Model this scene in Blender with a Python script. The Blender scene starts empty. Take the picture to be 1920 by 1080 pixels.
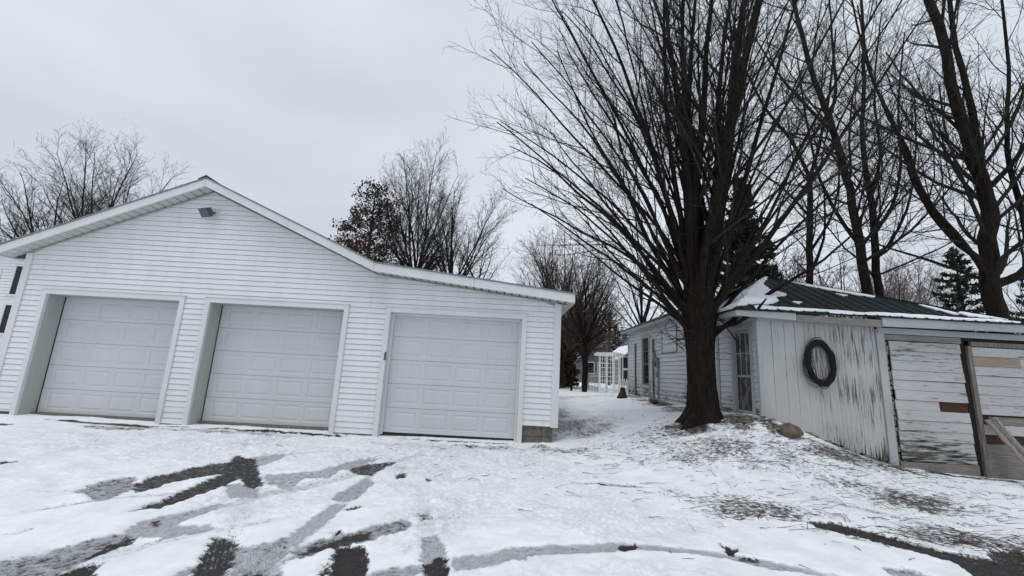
import bpy, math, random
import numpy as np
from mathutils import Vector, Matrix
R = math.radians
sc = bpy.context.scene
COL = sc.collection
rnd = random.Random(7)
EYE = 1.38

# ------------------------------------------------------------------ ground height
CP = np.array([(0,0,-.2),(-4,0,-.2),(4,0,-.2),(-4,4,-.1),(0,4,-.1),(4,4,-.1),(8,2,-.2),(-9,0,-.2),(-9,4,-.08),(-14,0,-.2),(12,3,-.25),
(-10,8.8,0),(-6,8.8,-.02),(-3,8.8,-.02),(0,8.8,-.02),(1,8.8,.02),(-14,8,0),(-14,14,.2),
(7,8,.08),(5.9,8,.4),(4.8,8.1,.78),(8.6,8,-.06),(10.5,8,-.12),(14,8,-.2),(3.9,8.6,.62),(4.4,9.2,.72),(2.5,8.8,.3),(2.5,12,.36),(2.5,18,.5),(4.8,10,.74),(4.8,13,.73),(4.8,16.7,.72),(5.5,6.4,.02),(4,6.6,.14),(2.5,6.5,.02),(7,6.5,-.05),
(8,26,.45),(-2,26,.5),(-12,26,.5),(20,26,.4),(4,35,.5),(0,60,.5),(30,50,.5),(-30,50,.5),(-30,10,.2),(30,10,.1),(-30,-20,-.2),(30,-20,-.2),(0,-10,-.2),(7,12,.7),(9,15,.6),(12,14,.4)], float)
def _U(r): return np.where(r > 0, r*r*np.log(r+1e-12), 0)
def _fit(lam=.02):
    n = len(CP); P = CP[:, :2]
    K = _U(np.linalg.norm(P[:, None]-P[None], axis=2)) + lam*np.eye(n)
    Q = np.hstack([np.ones((n, 1)), P]); A = np.block([[K, Q], [Q.T, np.zeros((3, 3))]])
    return np.linalg.solve(A, np.concatenate([CP[:, 2], np.zeros(3)]))
_W = _fit()
def gza(x, y):
    x = np.clip(np.asarray(x, float), -40, 40); y = np.clip(np.asarray(y, float), -25, 60)
    z = _W[-3]+_W[-2]*x+_W[-1]*y
    for i in range(len(CP)):
        r2 = (x-CP[i, 0])**2+(y-CP[i, 1])**2
        z = z+_W[i]*np.where(r2 > 0, .5*r2*np.log(r2+1e-12), 0)
    return z
def gz(x, y): return float(gza(x, y))

# ------------------------------------------------------------------ materials
def nt(name):
    m = bpy.data.materials.new(name); m.use_nodes = True
    t = m.node_tree; t.nodes.clear()
    o = t.nodes.new('ShaderNodeOutputMaterial'); b = t.nodes.new('ShaderNodeBsdfPrincipled')
    t.links.new(b.outputs[0], o.inputs[0]); return m, t, b
def N(t, ty, **k):
    n = t.nodes.new('ShaderNode'+ty)
    for a, v in k.items():
        if a.startswith('i_'):
            key = a[2:]; key = int(key) if key.isdigit() else key.replace('_', ' ')
            n.inputs[key].default_value = v
        else: setattr(n, a, v)
    return n
def ramp(t, fac, stops, interp='LINEAR'):
    r = N(t, 'ValToRGB'); r.color_ramp.interpolation = interp
    e = r.color_ramp.elements
    while len(e) < len(stops): e.new(.5)
    for i, (p, c) in enumerate(stops):
        e[i].position = p; e[i].color = (*c, 1) if len(c) == 3 else c
    t.links.new(fac, r.inputs[0]); return r.outputs[0]
def g3(v): return (v, v, v)
def mix(t, f, a, b, mode='MIX'):
    m = N(t, 'Mix', data_type='RGBA', blend_type=mode)
    for s, v in ((0, f), (6, a), (7, b)):
        if hasattr(v, 'is_linked') or hasattr(v, 'links'): t.links.new(v, m.inputs[s])
        else: m.inputs[s].default_value = (*v, 1) if isinstance(v, tuple) and len(v) == 3 else v
    return m.outputs[2]
def mth(t, op, a, b=None, c=None, clamp=False):
    m = N(t, 'Math', operation=op, use_clamp=clamp)
    for i, v in enumerate((a, b, c)):
        if v is None: continue
        if hasattr(v, 'links'): t.links.new(v, m.inputs[i])
        else: m.inputs[i].default_value = v
    return m.outputs[0]
def noise(t, scale=5., detail=4, rough=.55, vec=None, sc3=None, seed=None):
    n = N(t, 'TexNoise'); n.inputs['Scale'].default_value = scale
    n.inputs['Detail'].default_value = detail; n.inputs['Roughness'].default_value = rough
    if vec is None: vec = N(t, 'NewGeometry').outputs['Position']
    if sc3 is not None:
        mp = N(t, 'Mapping'); mp.inputs['Scale'].default_value = sc3
        if seed: mp.inputs['Location'].default_value = (seed, seed*1.7, seed*.6)
        t.links.new(vec, mp.inputs[0]); vec = mp.outputs[0]
    t.links.new(vec, n.inputs['Vector']); return n.outputs['Fac']
def bump(t, b, h, dist=.01, st=.5):
    n = N(t, 'Bump'); n.inputs['Distance'].default_value = dist; n.inputs['Strength'].default_value = st
    t.links.new(h, n.inputs['Height']); t.links.new(n.outputs[0], b.inputs['Normal'])
def simple(name, c1, c2=None, rough=.6, scale=8, sc3=None, bmp=0, detail=4, lo=.35, hi=.65, spec=.4):
    m, t, b = nt(name); b.inputs['Roughness'].default_value = rough
    b.inputs['Specular IOR Level'].default_value = spec
    c2 = c2 or tuple(x*.85 for x in c1)
    f = noise(t, scale, detail, .6, sc3=sc3 or (1, 1, 1))
    t.links.new(ramp(t, f, [(lo, c1), (hi, c2)]), b.inputs['Base Color'])
    if bmp: bump(t, b, f, bmp, .6)
    return m

M = {}
# white vinyl: faint grime streaks and waviness
def vinyl(name, c, dirt=.12, grime=(.42,.44,.42)):
    m, t, b = nt(name); b.inputs['Roughness'].default_value = .5; b.inputs['Specular IOR Level'].default_value = .35
    f = noise(t, 1.1, 5, .6, sc3=(1, 1, .25)); s = noise(t, 9, 4, .6, sc3=(1, 1, .12), seed=3)
    k = mth(t, 'MULTIPLY', ramp(t, f, [(.45, g3(0)), (.75, g3(1))]), dirt)
    k2 = mth(t, 'MULTIPLY', ramp(t, s, [(.5, g3(0)), (.8, g3(1))]), dirt)
    col = mix(t, k, c, grime); col = mix(t, k2, col, grime)
    t.links.new(col, b.inputs['Base Color'])
    bump(t, b, noise(t, 2.2, 2, .5, sc3=(.6, 1, 3)), .012, .35)
    return m
M['vinyl'] = vinyl('white_vinyl', (.71, .713, .722), .26)
M['trim'] = vinyl('white_trim', (.64, .642, .65), .24)
M['jamb'] = vinyl('jamb_metal', (.42, .43, .41), .45, (.3, .32, .27))
M['door'] = vinyl('door_paint', (.56, .567, .58), .22)
M['soffit'] = vinyl('soffit_vinyl', (.52, .52, .50), .2)
M['darkmetal'] = simple('dark_metal', (.05, .055, .06), (.10, .105, .11), .5, 12)
M['roofgrey'] = simple('grey_roof_metal', (.14, .15, .17), (.22, .23, .25), .5, 5)
M['block'] = simple('concrete_block', (.085, .08, .072), (.17, .155, .14), .9, 7, bmp=.01)
M['black'] = simple('black_rubber', (.012, .012, .013), (.02, .02, .02), .7, 20)
M['dark'] = simple('dark_interior', (.006, .0055, .005), (.012, .011, .010), .9, 4)  # near-black colour stands in for the unlit inside of the shed
def glass(name, c):
    m, t, b = nt(name); b.inputs['Base Color'].default_value = (*c, 1); b.inputs['Roughness'].default_value = .06
    b.inputs['Specular IOR Level'].default_value = .5; return m
M['glass'] = glass('window_glass', (.012, .014, .016))
M['lens'] = glass('lamp_glass', (.06, .07, .075))
M['curtain'] = simple('torn_curtain', (.22, .2, .18), (.04, .04, .04), .9, 7, sc3=(1, 1, .5), lo=.4, hi=.55)

def peel(name, axis, paint=(.36, .37, .38), wood=(.12, .115, .108), dark=(.02, .019, .018), amt=.5, seed=1., low=None):
    """old white paint worn away along the grain; more wear where the weather reaches (low = height the wear climbs to)"""
    m, t, b = nt(name); b.inputs['Roughness'].default_value = .8; b.inputs['Specular IOR Level'].default_value = .2
    st = {'z': (20, 20, 1.1), 'x': (1.7, 14, 17), 'y': (14, 1.7, 17)}[axis]
    fine = {'z': (95, 95, 3), 'x': (5, 70, 85), 'y': (70, 5, 85)}[axis]
    f = noise(t, 1.7, 6, .62, sc3=st, seed=seed); g = noise(t, 1., 5, .6, sc3=fine, seed=seed+4)
    big = noise(t, .9, 3, .5, sc3=(1, 1, 1), seed=seed+9)
    v = mth(t, 'ADD', mth(t, 'MULTIPLY', f, .55), mth(t, 'MULTIPLY', g, .35)); v = mth(t, 'ADD', v, mth(t, 'MULTIPLY', big, .3))
    if low is not None:
        sx = N(t, 'SeparateXYZ'); t.links.new(N(t, 'NewGeometry').outputs['Position'], sx.inputs[0])
        wz = mth(t, 'MULTIPLY', mth(t, 'SUBTRACT', low, sx.outputs[2]), .17, clamp=True)
        v = mth(t, 'ADD', v, wz)
    if name=='peeled_vertical_boards':
        sx2 = N(t, 'SeparateXYZ'); t.links.new(N(t, 'NewGeometry').outputs['Position'], sx2.inputs[0])
        wx = mth(t, 'MULTIPLY', mth(t, 'SUBTRACT', sx2.outputs[0], 5.4), .055)
        v = mth(t, 'ADD', v, wx)
    e = .80-.14*amt
    p1 = ramp(t, v, [(e-.015, g3(0)), (e+.02, g3(1))]); p2 = ramp(t, v, [(e+.03, g3(0)), (e+.09, g3(1))])
    grime = ramp(t, big, [(.35, paint), (.7, tuple(x*.8 for x in paint))])
    gr2 = mix(t, mth(t, 'MULTIPLY', ramp(t, g, [(.5, g3(0)), (.72, g3(1))]), .35), grime, (.2, .2, .195))
    woodc = ramp(t, g, [(.35, wood), (.65, tuple(x*1.6 for x in wood))])
    col = mix(t, p1, gr2, woodc); col = mix(t, p2, col, dark)
    t.links.new(col, b.inputs['Base Color'])
    bump(t, b, mth(t, 'SUBTRACT', mth(t, 'MULTIPLY', g, .3), p1), .004, .8)
    return m
M['boards'] = peel('peeled_vertical_boards', 'z', (.45, .452, .445), amt=.66, seed=2, low=.55)
M['boards'].name = 'peeled_vertical_boards'
M['planks'] = peel('peeled_door_planks', 'x', (.46, .462, .458), amt=.76, seed=5, low=.75)
M['sidewall'] = peel('peeled_clapboard', 'y', (.62, .63, .635), amt=.3, seed=8, low=1.7)
M['oldtrim'] = peel('old_white_trim', 'x', (.39, .40, .405), amt=.35, seed=11)
M['oldtrimv'] = peel('old_white_post', 'z', (.42, .43, .43), amt=.35, seed=13)
M['bareboard'] = simple('bare_grey_board', (.13, .125, .12), (.24, .225, .21), .85, 3, sc3=(1.2, 20, 24), bmp=.004)
M['bareboardv'] = simple('bare_grey_stile', (.07, .065, .06), (.22, .2, .185), .85, 3, sc3=(20, 20, 1.3), bmp=.004)
M['tan'] = simple('new_tan_board', (.30, .235, .19), (.22, .18, .145), .8, 3, sc3=(1.5, 20, 20))
M['rust'] = simple('reddish_board', (.075, .032, .019), (.03, .016, .012), .8, 4, sc3=(2, 12, 12))
M['silver'] = simple('silvered_plank', (.13, .12, .11), (.3, .28, .26), .8, 3, sc3=(10, 10, 1.6), bmp=.004, lo=.3, hi=.7)
M['greenroof'] = simple('green_metal_roof', (.007, .0105, .0102), (.016, .0215, .0205), .6, 4, sc3=(3, .7, 1), spec=.15)
M['stone'] = simple('field_stone', (.07, .06, .045), (.15, .125, .09), .9, 9, bmp=.02)
M['foundation'] = simple('rubble_foundation', (.13, .115, .10), (.27, .245, .215), .95, 6, bmp=.03)
M['wire'] = simple('dark_vine', (.004, .0038, .0035), (.012, .010, .009), .8, 30)
M['leafpile'] = simple('wet_leaves', (.02, .012, .009), (.06, .04, .028), .9, 20, bmp=.02)
def bark(name, a, b_, sc3=(1, 1, .22), s=14, bm=.03):
    m, t, b = nt(name); b.inputs['Roughness'].default_value = .9; b.inputs['Specular IOR Level'].default_value = .15
    f = noise(t, s, 6, .65, sc3=sc3); f2 = noise(t, 2.3, 3, .5)
    c = ramp(t, f, [(.35, a), (.7, b_)]); c = mix(t, mth(t, 'MULTIPLY', f2, .5), c, tuple(x*.6 for x in a))
    t.links.new(c, b.inputs['Base Color']); bump(t, b, f, bm, .9); return m
M['bark'] = bark('maple_bark', (.005, .0042, .0036), (.030, .024, .019))
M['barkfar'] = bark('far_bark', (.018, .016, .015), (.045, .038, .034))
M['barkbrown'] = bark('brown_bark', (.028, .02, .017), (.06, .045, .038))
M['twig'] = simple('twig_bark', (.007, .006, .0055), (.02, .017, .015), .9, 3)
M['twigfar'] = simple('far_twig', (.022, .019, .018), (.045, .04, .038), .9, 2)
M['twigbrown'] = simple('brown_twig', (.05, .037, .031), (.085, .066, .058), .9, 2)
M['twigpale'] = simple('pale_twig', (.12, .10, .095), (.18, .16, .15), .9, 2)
M['oakleaf'] = simple('dead_oak_leaf', (.02, .014, .011), (.06, .04, .03), .85, 1.2)
M['needle'] = simple('dark_needles', (.010, .014, .010), (.022, .03, .02), .85, 1.5)
M['needlebrown'] = simple('bronzed_needles', (.045, .033, .024), (.085, .06, .045), .85, 1.5)
M['housewall'] = simple('far_house_wall', (.12, .12, .115), (.07, .07, .068), .8, 1)
M['houseroof'] = simple('far_house_roof', (.06, .06, .065), (.1, .1, .1), .8, 1)
M['fence'] = simple('weathered_white_wood', (.62, .61, .59), (.45, .44, .42), .8, 6, sc3=(4, 4, .6))
M['arbor'] = simple('white_arbor_wood', (.8, .8, .79), (.7, .7, .69), .7, 5)
M['snowroof'] = simple('roof_snow', (.80, .83, .87), (.70, .73, .78), .9, 9, bmp=.01, spec=.2)
M['pole'] = simple('pole_wood', (.03, .026, .024), (.06, .05, .045), .9, 5, sc3=(4, 4, .5))

# ------------------------------------------------------------------ object helpers
def tag(o, label=None, cat=None, group=None, kind=None):
    if label: o['label'] = label
    if cat: o['category'] = cat
    if group: o['group'] = group
    if kind: o['kind'] = kind
    return o
def thing(name, label, cat, loc=(0, 0, 0), group=None):
    o = bpy.data.objects.new(name, None); COL.objects.link(o); o.location = loc
    o.empty_display_size = .2
    return tag(o, label, cat, group)
class MB:
    def __init__(s): s.v = []; s.f = []
    def add(s, vs, fs):
        n = len(s.v); s.v += [tuple(v) for v in vs]; s.f += [tuple(i+n for i in f) for f in fs]; return s
    def quad(s, a, b, c, d): return s.add((a, b, c, d), ((0, 1, 2, 3),))
    def box(s, x0, x1, y0, y1, z0, z1):
        return s.add([(x0,y0,z0),(x1,y0,z0),(x1,y1,z0),(x0,y1,z0),(x0,y0,z1),(x1,y0,z1),(x1,y1,z1),(x0,y1,z1)],
                     [(0,3,2,1),(4,5,6,7),(0,1,5,4),(1,2,6,5),(2,3,7,6),(3,0,4,7)])
    def hexa(s, b, t):
        """b, t: 4 points each"""
        return s.add(list(b)+list(t), [(0,3,2,1),(4,5,6,7),(0,1,5,4),(1,2,6,5),(2,3,7,6),(3,0,4,7)])
    def prism(s, poly, d):
        """poly: 3D points, extruded by vector d"""
        n = len(poly); d = Vector(d)
        vs = [Vector(p) for p in poly]; vs += [p+d for p in vs]
        fs = [tuple(range(n))[::-1], tuple(range(n, 2*n))]+[(i, (i+1) % n, n+(i+1) % n, n+i) for i in range(n)]
        return s.add(vs, fs)
    def beam(s, a, b, w, h, up=(0, 0, 1)):
        a = Vector(a); b = Vector(b); t = (b-a).normalized(); u = t.cross(Vector(up))
        if u.length < 1e-4: u = t.cross(Vector((1, 0, 0)))
        u.normalize(); v = u.cross(t)
        c = [(-w/2, -h/2), (w/2, -h/2), (w/2, h/2), (-w/2, h/2)]
        return s.hexa([a+u*p+v*q for p, q in c], [b+u*p+v*q for p, q in c])
    def tube(s, pts, rad, n=8, cap=True):
        pts = [Vector(p) for p in pts]; k = len(pts)
        if not hasattr(rad, '__len__'): rad = [rad]*k
        vs = []; ref = None
        for i in range(k):
            t = (pts[min(i+1, k-1)]-pts[max(i-1, 0)]).normalized()
            if ref is None: ref = Vector((0, 0, 1)) if abs(t.z) < .8 else Vector((1, 0, 0))
            u = t.cross(ref).normalized(); v = t.cross(u); ref = -v if False else ref
            for j in range(n):
                a = 2*math.pi*j/n; vs.append(pts[i]+(u*math.cos(a)+v*math.sin(a))*rad[i])
        fs = [(i*n+j, i*n+(j+1) % n, (i+1)*n+(j+1) % n, (i+1)*n+j) for i in range(k-1) for j in range(n)]
        if cap: fs += [tuple(range(n))[::-1], tuple(range((k-1)*n, k*n))]
        return s.add(vs, fs)
    def build(s, name, mat, parent=None, smooth=False):
        me = bpy.data.meshes.new(name)
        off = Vector(parent_world(parent)) if parent else Vector((0, 0, 0))
        me.from_pydata([tuple(Vector(v)-off) for v in s.v], [], s.f); me.validate(); me.update()
        me.materials.append(mat)
        if smooth: me.polygons.foreach_set('use_smooth', [True]*len(me.polygons))
        o = bpy.data.objects.new(name, me); COL.objects.link(o)
        if parent: o.parent = parent
        return o
def parent_world(p):
    v = Vector((0, 0, 0))
    while p is not None: v += Vector(p.location); p = p.parent
    return v
def npmesh(name, V, F, mat, parent=None, smooth=True):
    """V (n,3) float, F (m,4) or (m,3) int"""
    V = np.asarray(V, np.float32)
    if parent: V = V-np.array(parent_world(parent), np.float32)
    me = bpy.data.meshes.new(name); me.vertices.add(len(V)); me.vertices.foreach_set('co', V.ravel())
    k = F.shape[1]; me.loops.add(F.size); me.loops.foreach_set('vertex_index', F.ravel().astype(np.int32))
    me.polygons.add(len(F)); me.polygons.foreach_set('loop_start', np.arange(0, F.size, k, dtype=np.int32))
    me.polygons.foreach_set('loop_total', np.full(len(F), k, np.int32))
    me.update(); me.validate()
    if smooth: me.polygons.foreach_set('use_smooth', np.ones(len(F), bool))
    me.materials.append(mat)
    o = bpy.data.objects.new(name, me); COL.objects.link(o)
    if parent: o.parent = parent
    return o

# ------------------------------------------------------------------ camera
PITCH = math.atan(155/790); ROLL = math.atan(.0535)
fw = Vector((0, math.cos(PITCH), math.sin(PITCH))); up0 = Vector((0, -math.sin(PITCH), math.cos(PITCH))); rt0 = Vector((1, 0, 0))
rt = rt0*math.cos(ROLL)+up0*math.sin(ROLL); up = -rt0*math.sin(ROLL)+up0*math.cos(ROLL)
cam = bpy.data.cameras.new('camera'); co = bpy.data.objects.new('camera', cam); COL.objects.link(co)
mw = Matrix(((rt.x, up.x, -fw.x, 0), (rt.y, up.y, -fw.y, 0), (rt.z, up.z, -fw.z, EYE), (0, 0, 0, 1)))
co.matrix_world = mw; cam.sensor_width = 36; cam.sensor_fit = 'HORIZONTAL'; cam.lens = 790/1920*36
cam.clip_start = .05; cam.clip_end = 2000; sc.camera = co

# ------------------------------------------------------------------ sky and light
w = bpy.data.worlds.new('World'); sc.world = w; w.use_nodes = True; t = w.node_tree; t.nodes.clear()
SUN_EL, SUN_AZ = R(70), R(205)
sky = N(t, 'TexSky'); sky.sky_type = 'NISHITA'; sky.sun_disc = False; sky.sun_elevation = SUN_EL; sky.sun_rotation = SUN_AZ
b1 = N(t, 'Background'); b1.inputs[1].default_value = .07; t.links.new(sky.outputs[0], b1.inputs[0])
tc = N(t, 'TexCoord')
n1 = noise(t, 1.3, 4, .5, vec=tc.outputs['Generated'], sc3=(1, 1, 2.2), seed=2.3)
cl = ramp(t, n1, [(.28, (.66, .71, .77)), (.5, (.79, .84, .90)), (.72, (.90, .95, 1.0))])
b2 = N(t, 'Background'); b2.inputs[1].default_value = .93; t.links.new(cl, b2.inputs[0])
ms = N(t, 'MixShader'); ms.inputs[0].default_value = .93
t.links.new(b1.outputs[0], ms.inputs[1]); t.links.new(b2.outputs[0], ms.inputs[2])
wo = N(t, 'OutputWorld'); t.links.new(ms.outputs[0], wo.inputs[0])
sl = bpy.data.lights.new('sun', 'SUN'); sl.energy = 1.25; sl.angle = R(30); sl.color = (1, .97, .93)
so = bpy.data.objects.new('sun', sl); COL.objects.link(so); so.location = (0, -5, 20)
d = Vector((math.sin(SUN_AZ)*math.cos(SUN_EL), math.cos(SUN_AZ)*math.cos(SUN_EL), math.sin(SUN_EL)))
so.rotation_euler = d.to_track_quat('Z', 'Y').to_euler()
sc.view_settings.view_transform = 'Standard'; sc.view_settings.look = 'None'; sc.view_settings.exposure = 0; sc.view_settings.gamma = 1

# ------------------------------------------------------------------ the snowy ground
# tyre tracks as (world points, width, strength asphalt, strength slush)
TR = [
 ([(-4.05,4.62),(-4.0,5.0),(-3.95,5.5),(-3.85,5.81),(-3.66,6.34),(-3.2,6.9),(-2.6,7.4)],0.20,0.12,0.46),([(-4.3,4.1),(-3.94,4.59),(-3.5,4.9),(-3.35,5.43),(-3.3,6.0)],0.17,0.15,0.50),
 ([(-3.6,2.9),(-3.48,3.18),(-3.37,3.4),(-3.22,3.6),(-3.11,3.84),(-3.0,4.2),(-2.75,4.7),(-2.4,5.3),(-2.0,5.9),(-1.7,6.6)],0.22,0.14,0.53),([(-3.17,3.1),(-3.06,3.33),(-2.86,3.57),(-2.73,3.76),(-2.4,4.12),(-1.9,4.5)],0.17,0.12,0.43),
 ([(-1.67,3.0),(-1.65,3.67),(-1.64,4.23),(-1.69,5.01),(-1.76,6.17),(-1.6,6.95),(-1.3,7.8)],0.19,0.08,0.50),([(-2.3,2.8),(-1.98,3.19),(-1.77,3.45),(-1.52,3.75),(-1.19,4.04),(-.81,4.34),(-.3,4.7)],0.17,0.15,0.43),
 ([(-1.9,2.8),(-2.05,3.4),(-2.3,4.0),(-2.7,4.9),(-3.0,5.6)],0.24,0.10,0.37),([(-.3,2.9),(-.48,3.57),(-.62,4.05),(-.8,4.8),(-1.0,5.8)],0.20,0.08,0.34),([(-4.9,4.6),(-4.3,4.8),(-3.9,4.7)],0.17,0.15,0.31),
 ([(-2.5,5.2),(-2.1,5.9),(-1.6,6.4),(-1.0,6.7)],0.26,0.12,0.37),([(.9,4.1),(1.6,4.5),(3.0,4.6),(4.2,4.2)],0.09,0.00,0.19),
 ([(-.05,3.76),(.3,3.93),(1.17,4.14),(1.73,4.11),(2.16,4.02),(2.74,3.8)],.19,.12,.98),([(2.7,3.82),(3.3,3.4)],.19,.12,.5),
 ([(.98,6.15),(1.38,6.14),(2.07,6.04)],.1,.35,.8),
 ([(3.9,5.9),(5.2,5.1),(6.0,4.2)],.16,.3,.45),([(1.9,5.0),(3.1,4.8),(4.2,4.2)],.12,.05,.35),([(2.0,5.25),(3.6,5.0)],.1,.12,.35),
 ([(-6.4,4.9),(-5.2,5.5),(-4.2,5.6)],.3,.0,.28),([(-5.6,3.6),(-4.4,4.3)],.3,.0,.3),([(-.4,6.9),(.9,6.6),(3.0,6.2),(4.8,5.6)],.3,.0,.25),([(0,6.3),(1.6,5.9),(3.4,5.6)],.2,.0,.22),
 ([(1.9,9.0),(1.6,11),(1.9,14),(2.4,18)],.28,.0,.3),([(3.0,9.4),(2.9,12),(3.1,18)],.26,.0,.2)]
# patches where tyres scrubbed the snow away: outline, asphalt, slush
PL = [([(-4.13,5.11),(-4.18,5.38),(-4.09,5.86),(-3.83,6.31),(-3.66,6.53),(-3.41,6.1),(-3.5,5.86),(-3.67,5.56),(-3.81,5.23),(-3.79,4.92),(-3.83,4.77)],0.66,1),
 ([(-3.48,4.31),(-3.45,4.71),(-3.51,5.08),(-3.56,5.58),(-3.55,5.99),(-3.25,5.65),(-3.21,5.36),(-3.22,4.93),(-3.25,4.66),(-3.29,4.45)],0.72,1),
 ([(-3.99,6.67),(-3.57,6.5),(-3.18,5.94),(-2.79,5.33),(-2.8,5.19),(-3.01,5.34),(-3.32,5.7),(-3.65,5.97)],.72,1),
 ([(-3.23,5.3),(-3.13,5.43),(-2.75,5.23),(-2.63,4.95),(-2.89,4.86)],0.1,0.9),
 ([(-4.43,4.75),(-4.52,5.14),(-4.45,5.26),(-4.33,5.41),(-4.01,4.98),(-3.93,4.75),(-3.92,4.56),(-4.03,4.54),(-4.2,4.66)],0.42,0.9),
 ([(-3.71,6.6),(-3.55,6.74),(-3.24,7.0),(-3.25,6.64),(-3.29,6.21),(-3.46,6.25)],0.05,0.8),
 ([(-3.55,3.27),(-3.5,3.32),(-3.44,3.37),(-3.34,3.52),(-3.28,3.73),(-3.19,3.89),(-3.1,3.93),(-2.93,3.83),(-2.89,3.7),(-2.96,3.55),(-2.97,3.42),(-2.95,3.26),(-2.91,3.12),(-3.17,2.96)],0.4,1),
 ([(-3.09,3.73),(-3.08,3.86),(-2.95,3.85),(-2.89,3.7),(-2.95,3.6),(-2.98,3.42),(-3.06,3.45)],0.85,1),
 ([(-2.97,3.2),(-2.95,3.34),(-2.82,3.4),(-2.75,3.28),(-2.69,3.14),(-2.93,3.12)],1,1),
 ([(-3.21,3.96),(-3.2,4.21),(-3.01,4.42),(-2.87,4.7),(-2.77,4.55),(-2.87,4.23),(-2.9,4.08),(-2.61,4.17),(-2.5,4.04),(-2.72,3.86),(-2.93,3.79)],0.12,0.95),
 ([(-3.14,4.17),(-3.09,4.2),(-3.0,4.08),(-3.05,4.07)],1,1),
 ([(-2.41,3.92),(-2.21,3.91),(-2.07,3.71),(-1.96,3.45),(-1.77,3.1),(-2.0,3.08),(-2.22,3.46),(-2.33,3.72)],0.72,1),
 ([(-2.1,3.75),(-1.96,3.77),(-1.8,3.96),(-1.64,3.76),(-1.62,3.53),(-1.57,3.41),(-1.37,3.14),(-1.77,3.1),(-1.96,3.45)],0.28,1),
 ([(-1.8,3.36),(-1.66,3.4),(-1.53,3.26),(-1.73,3.2)],0.8,1),
 ([(-2.26,3.23),(-2.24,3.4),(-2.17,3.42),(-2.06,3.21),(-2.1,3.07)],0.3,0.9),
 ([(-1.79,3.92),(-1.8,4.47),(-1.76,4.9),(-1.61,4.82),(-1.62,4.42),(-1.64,3.97),(-1.63,3.76)],0.12,1),
 ([(-1.89,5.09),(-1.83,5.54),(-1.76,5.93),(-1.61,5.75),(-1.59,5.31),(-1.59,4.99),(-1.74,4.9)],0.2,1),
 ([(-1.63,3.52),(-1.63,3.76),(-1.51,3.92),(-1.35,4.1),(-1.17,4.29),(-0.87,4.48),(-0.79,4.27),(-1.03,4.08),(-1.2,3.87),(-1.41,3.7),(-1.53,3.56)],0.45,1),
 ([(-1.58,3.67),(-1.48,3.86),(-1.34,4.07),(-1.14,4.2),(-1.12,4.04),(-1.27,3.88),(-1.43,3.74)],0.85,1),
 ([(-1.32,3.77),(-1.3,3.85),(-1.1,3.86),(-1.01,3.64),(-0.89,3.18),(-1.13,3.16),(-1.28,3.61)],1.1,1),
 ([(-0.7,4.12),(-0.55,4.17),(-0.44,3.85),(-0.3,3.24),(-0.52,3.22),(-0.62,3.73)],0.15,0.9),
 ([(-0.58,3.6),(-0.48,3.74),(-0.4,3.73),(-0.3,3.24),(-0.5,3.22)],0.9,1),
 ([(-0.97,3.39),(-0.77,3.53),(-0.6,3.62),(-0.54,3.36),(-0.89,3.18)],0.3,1),
 ([(-0.37,3.71),(-0.15,3.81),(0.07,3.91),(0.28,3.98),(0.27,3.75),(0.07,3.67),(-0.32,3.5)],0.12,1),
 ([(-2.13,6.17),(-2.08,6.56),(-1.95,6.77),(-1.61,6.86),(-1.67,6.35),(-1.71,5.99),(-1.88,5.97)],0.62,0.9),
 ([(-1.46,6.14),(-1.32,6.25),(-1.26,5.95),(-1.37,5.89)],0.8,0.9),
 ([(-1.59,4.63),(-1.5,4.8),(-1.4,4.77),(-1.49,4.61)],1,1),
 ([(-1.51,4.06),(-1.41,4.14),(-1.38,4.05)],1,1),
 ([(-0.85,4.65),(-0.74,4.73),(-0.67,4.53),(-0.76,4.46)],0.55,0.8),
 ([(-3.08,5.82),(-2.76,5.97),(-2.47,6.11),(-2.23,6.87),(-1.89,7.12),(-2.02,6.38),(-2.18,6.11),(-2.22,5.79),(-2.48,5.68),(-2.45,5.29),(-2.74,5.31)],0.22,0.8),
 ([(-6.26,5.64),(-6.19,5.78),(-6.07,5.59),(-6.11,5.51),(-6.26,5.53)],1,1),
 ([(-1.26,3.29),(-1.28,3.5),(-1.21,3.43),(-1.23,3.29)],0.8,0.9),
 ([(-0.8,3.81),(-0.76,3.91),(-0.73,4.03),(-0.7,3.82),(-0.76,3.72)],0.0,0.5),
 ([(-3.94,3.69),(-3.9,3.75),(-3.84,3.83),(-3.83,3.7)],0.3,0.5),
 ([(3.37,5.04),(3.69,5.04),(3.96,4.82),(4.13,4.57),(4.4,4.45),(4.69,4.36),(5.01,4.32),(4.26,3.71),(3.94,3.83),(4.08,4.11),(4.0,4.31),(3.79,4.49),(3.51,4.69),(3.34,4.83)],0.85,1),
 ([(4.93,4.64),(5.18,4.64),(5.32,4.57),(4.73,4.09),(4.52,4.21)],0.7,1),
 ([(2.09,4.32),(2.19,4.27),(2.17,4.15),(2.05,4.1)],1,1),
 ([(1.07,4.17),(1.27,4.21),(1.22,4.04),(1.07,3.99)],1,1),
 ([(3.28,4.01),(3.52,3.97),(3.65,3.79),(3.35,3.69),(3.26,3.83)],0.35,0.9)]

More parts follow.
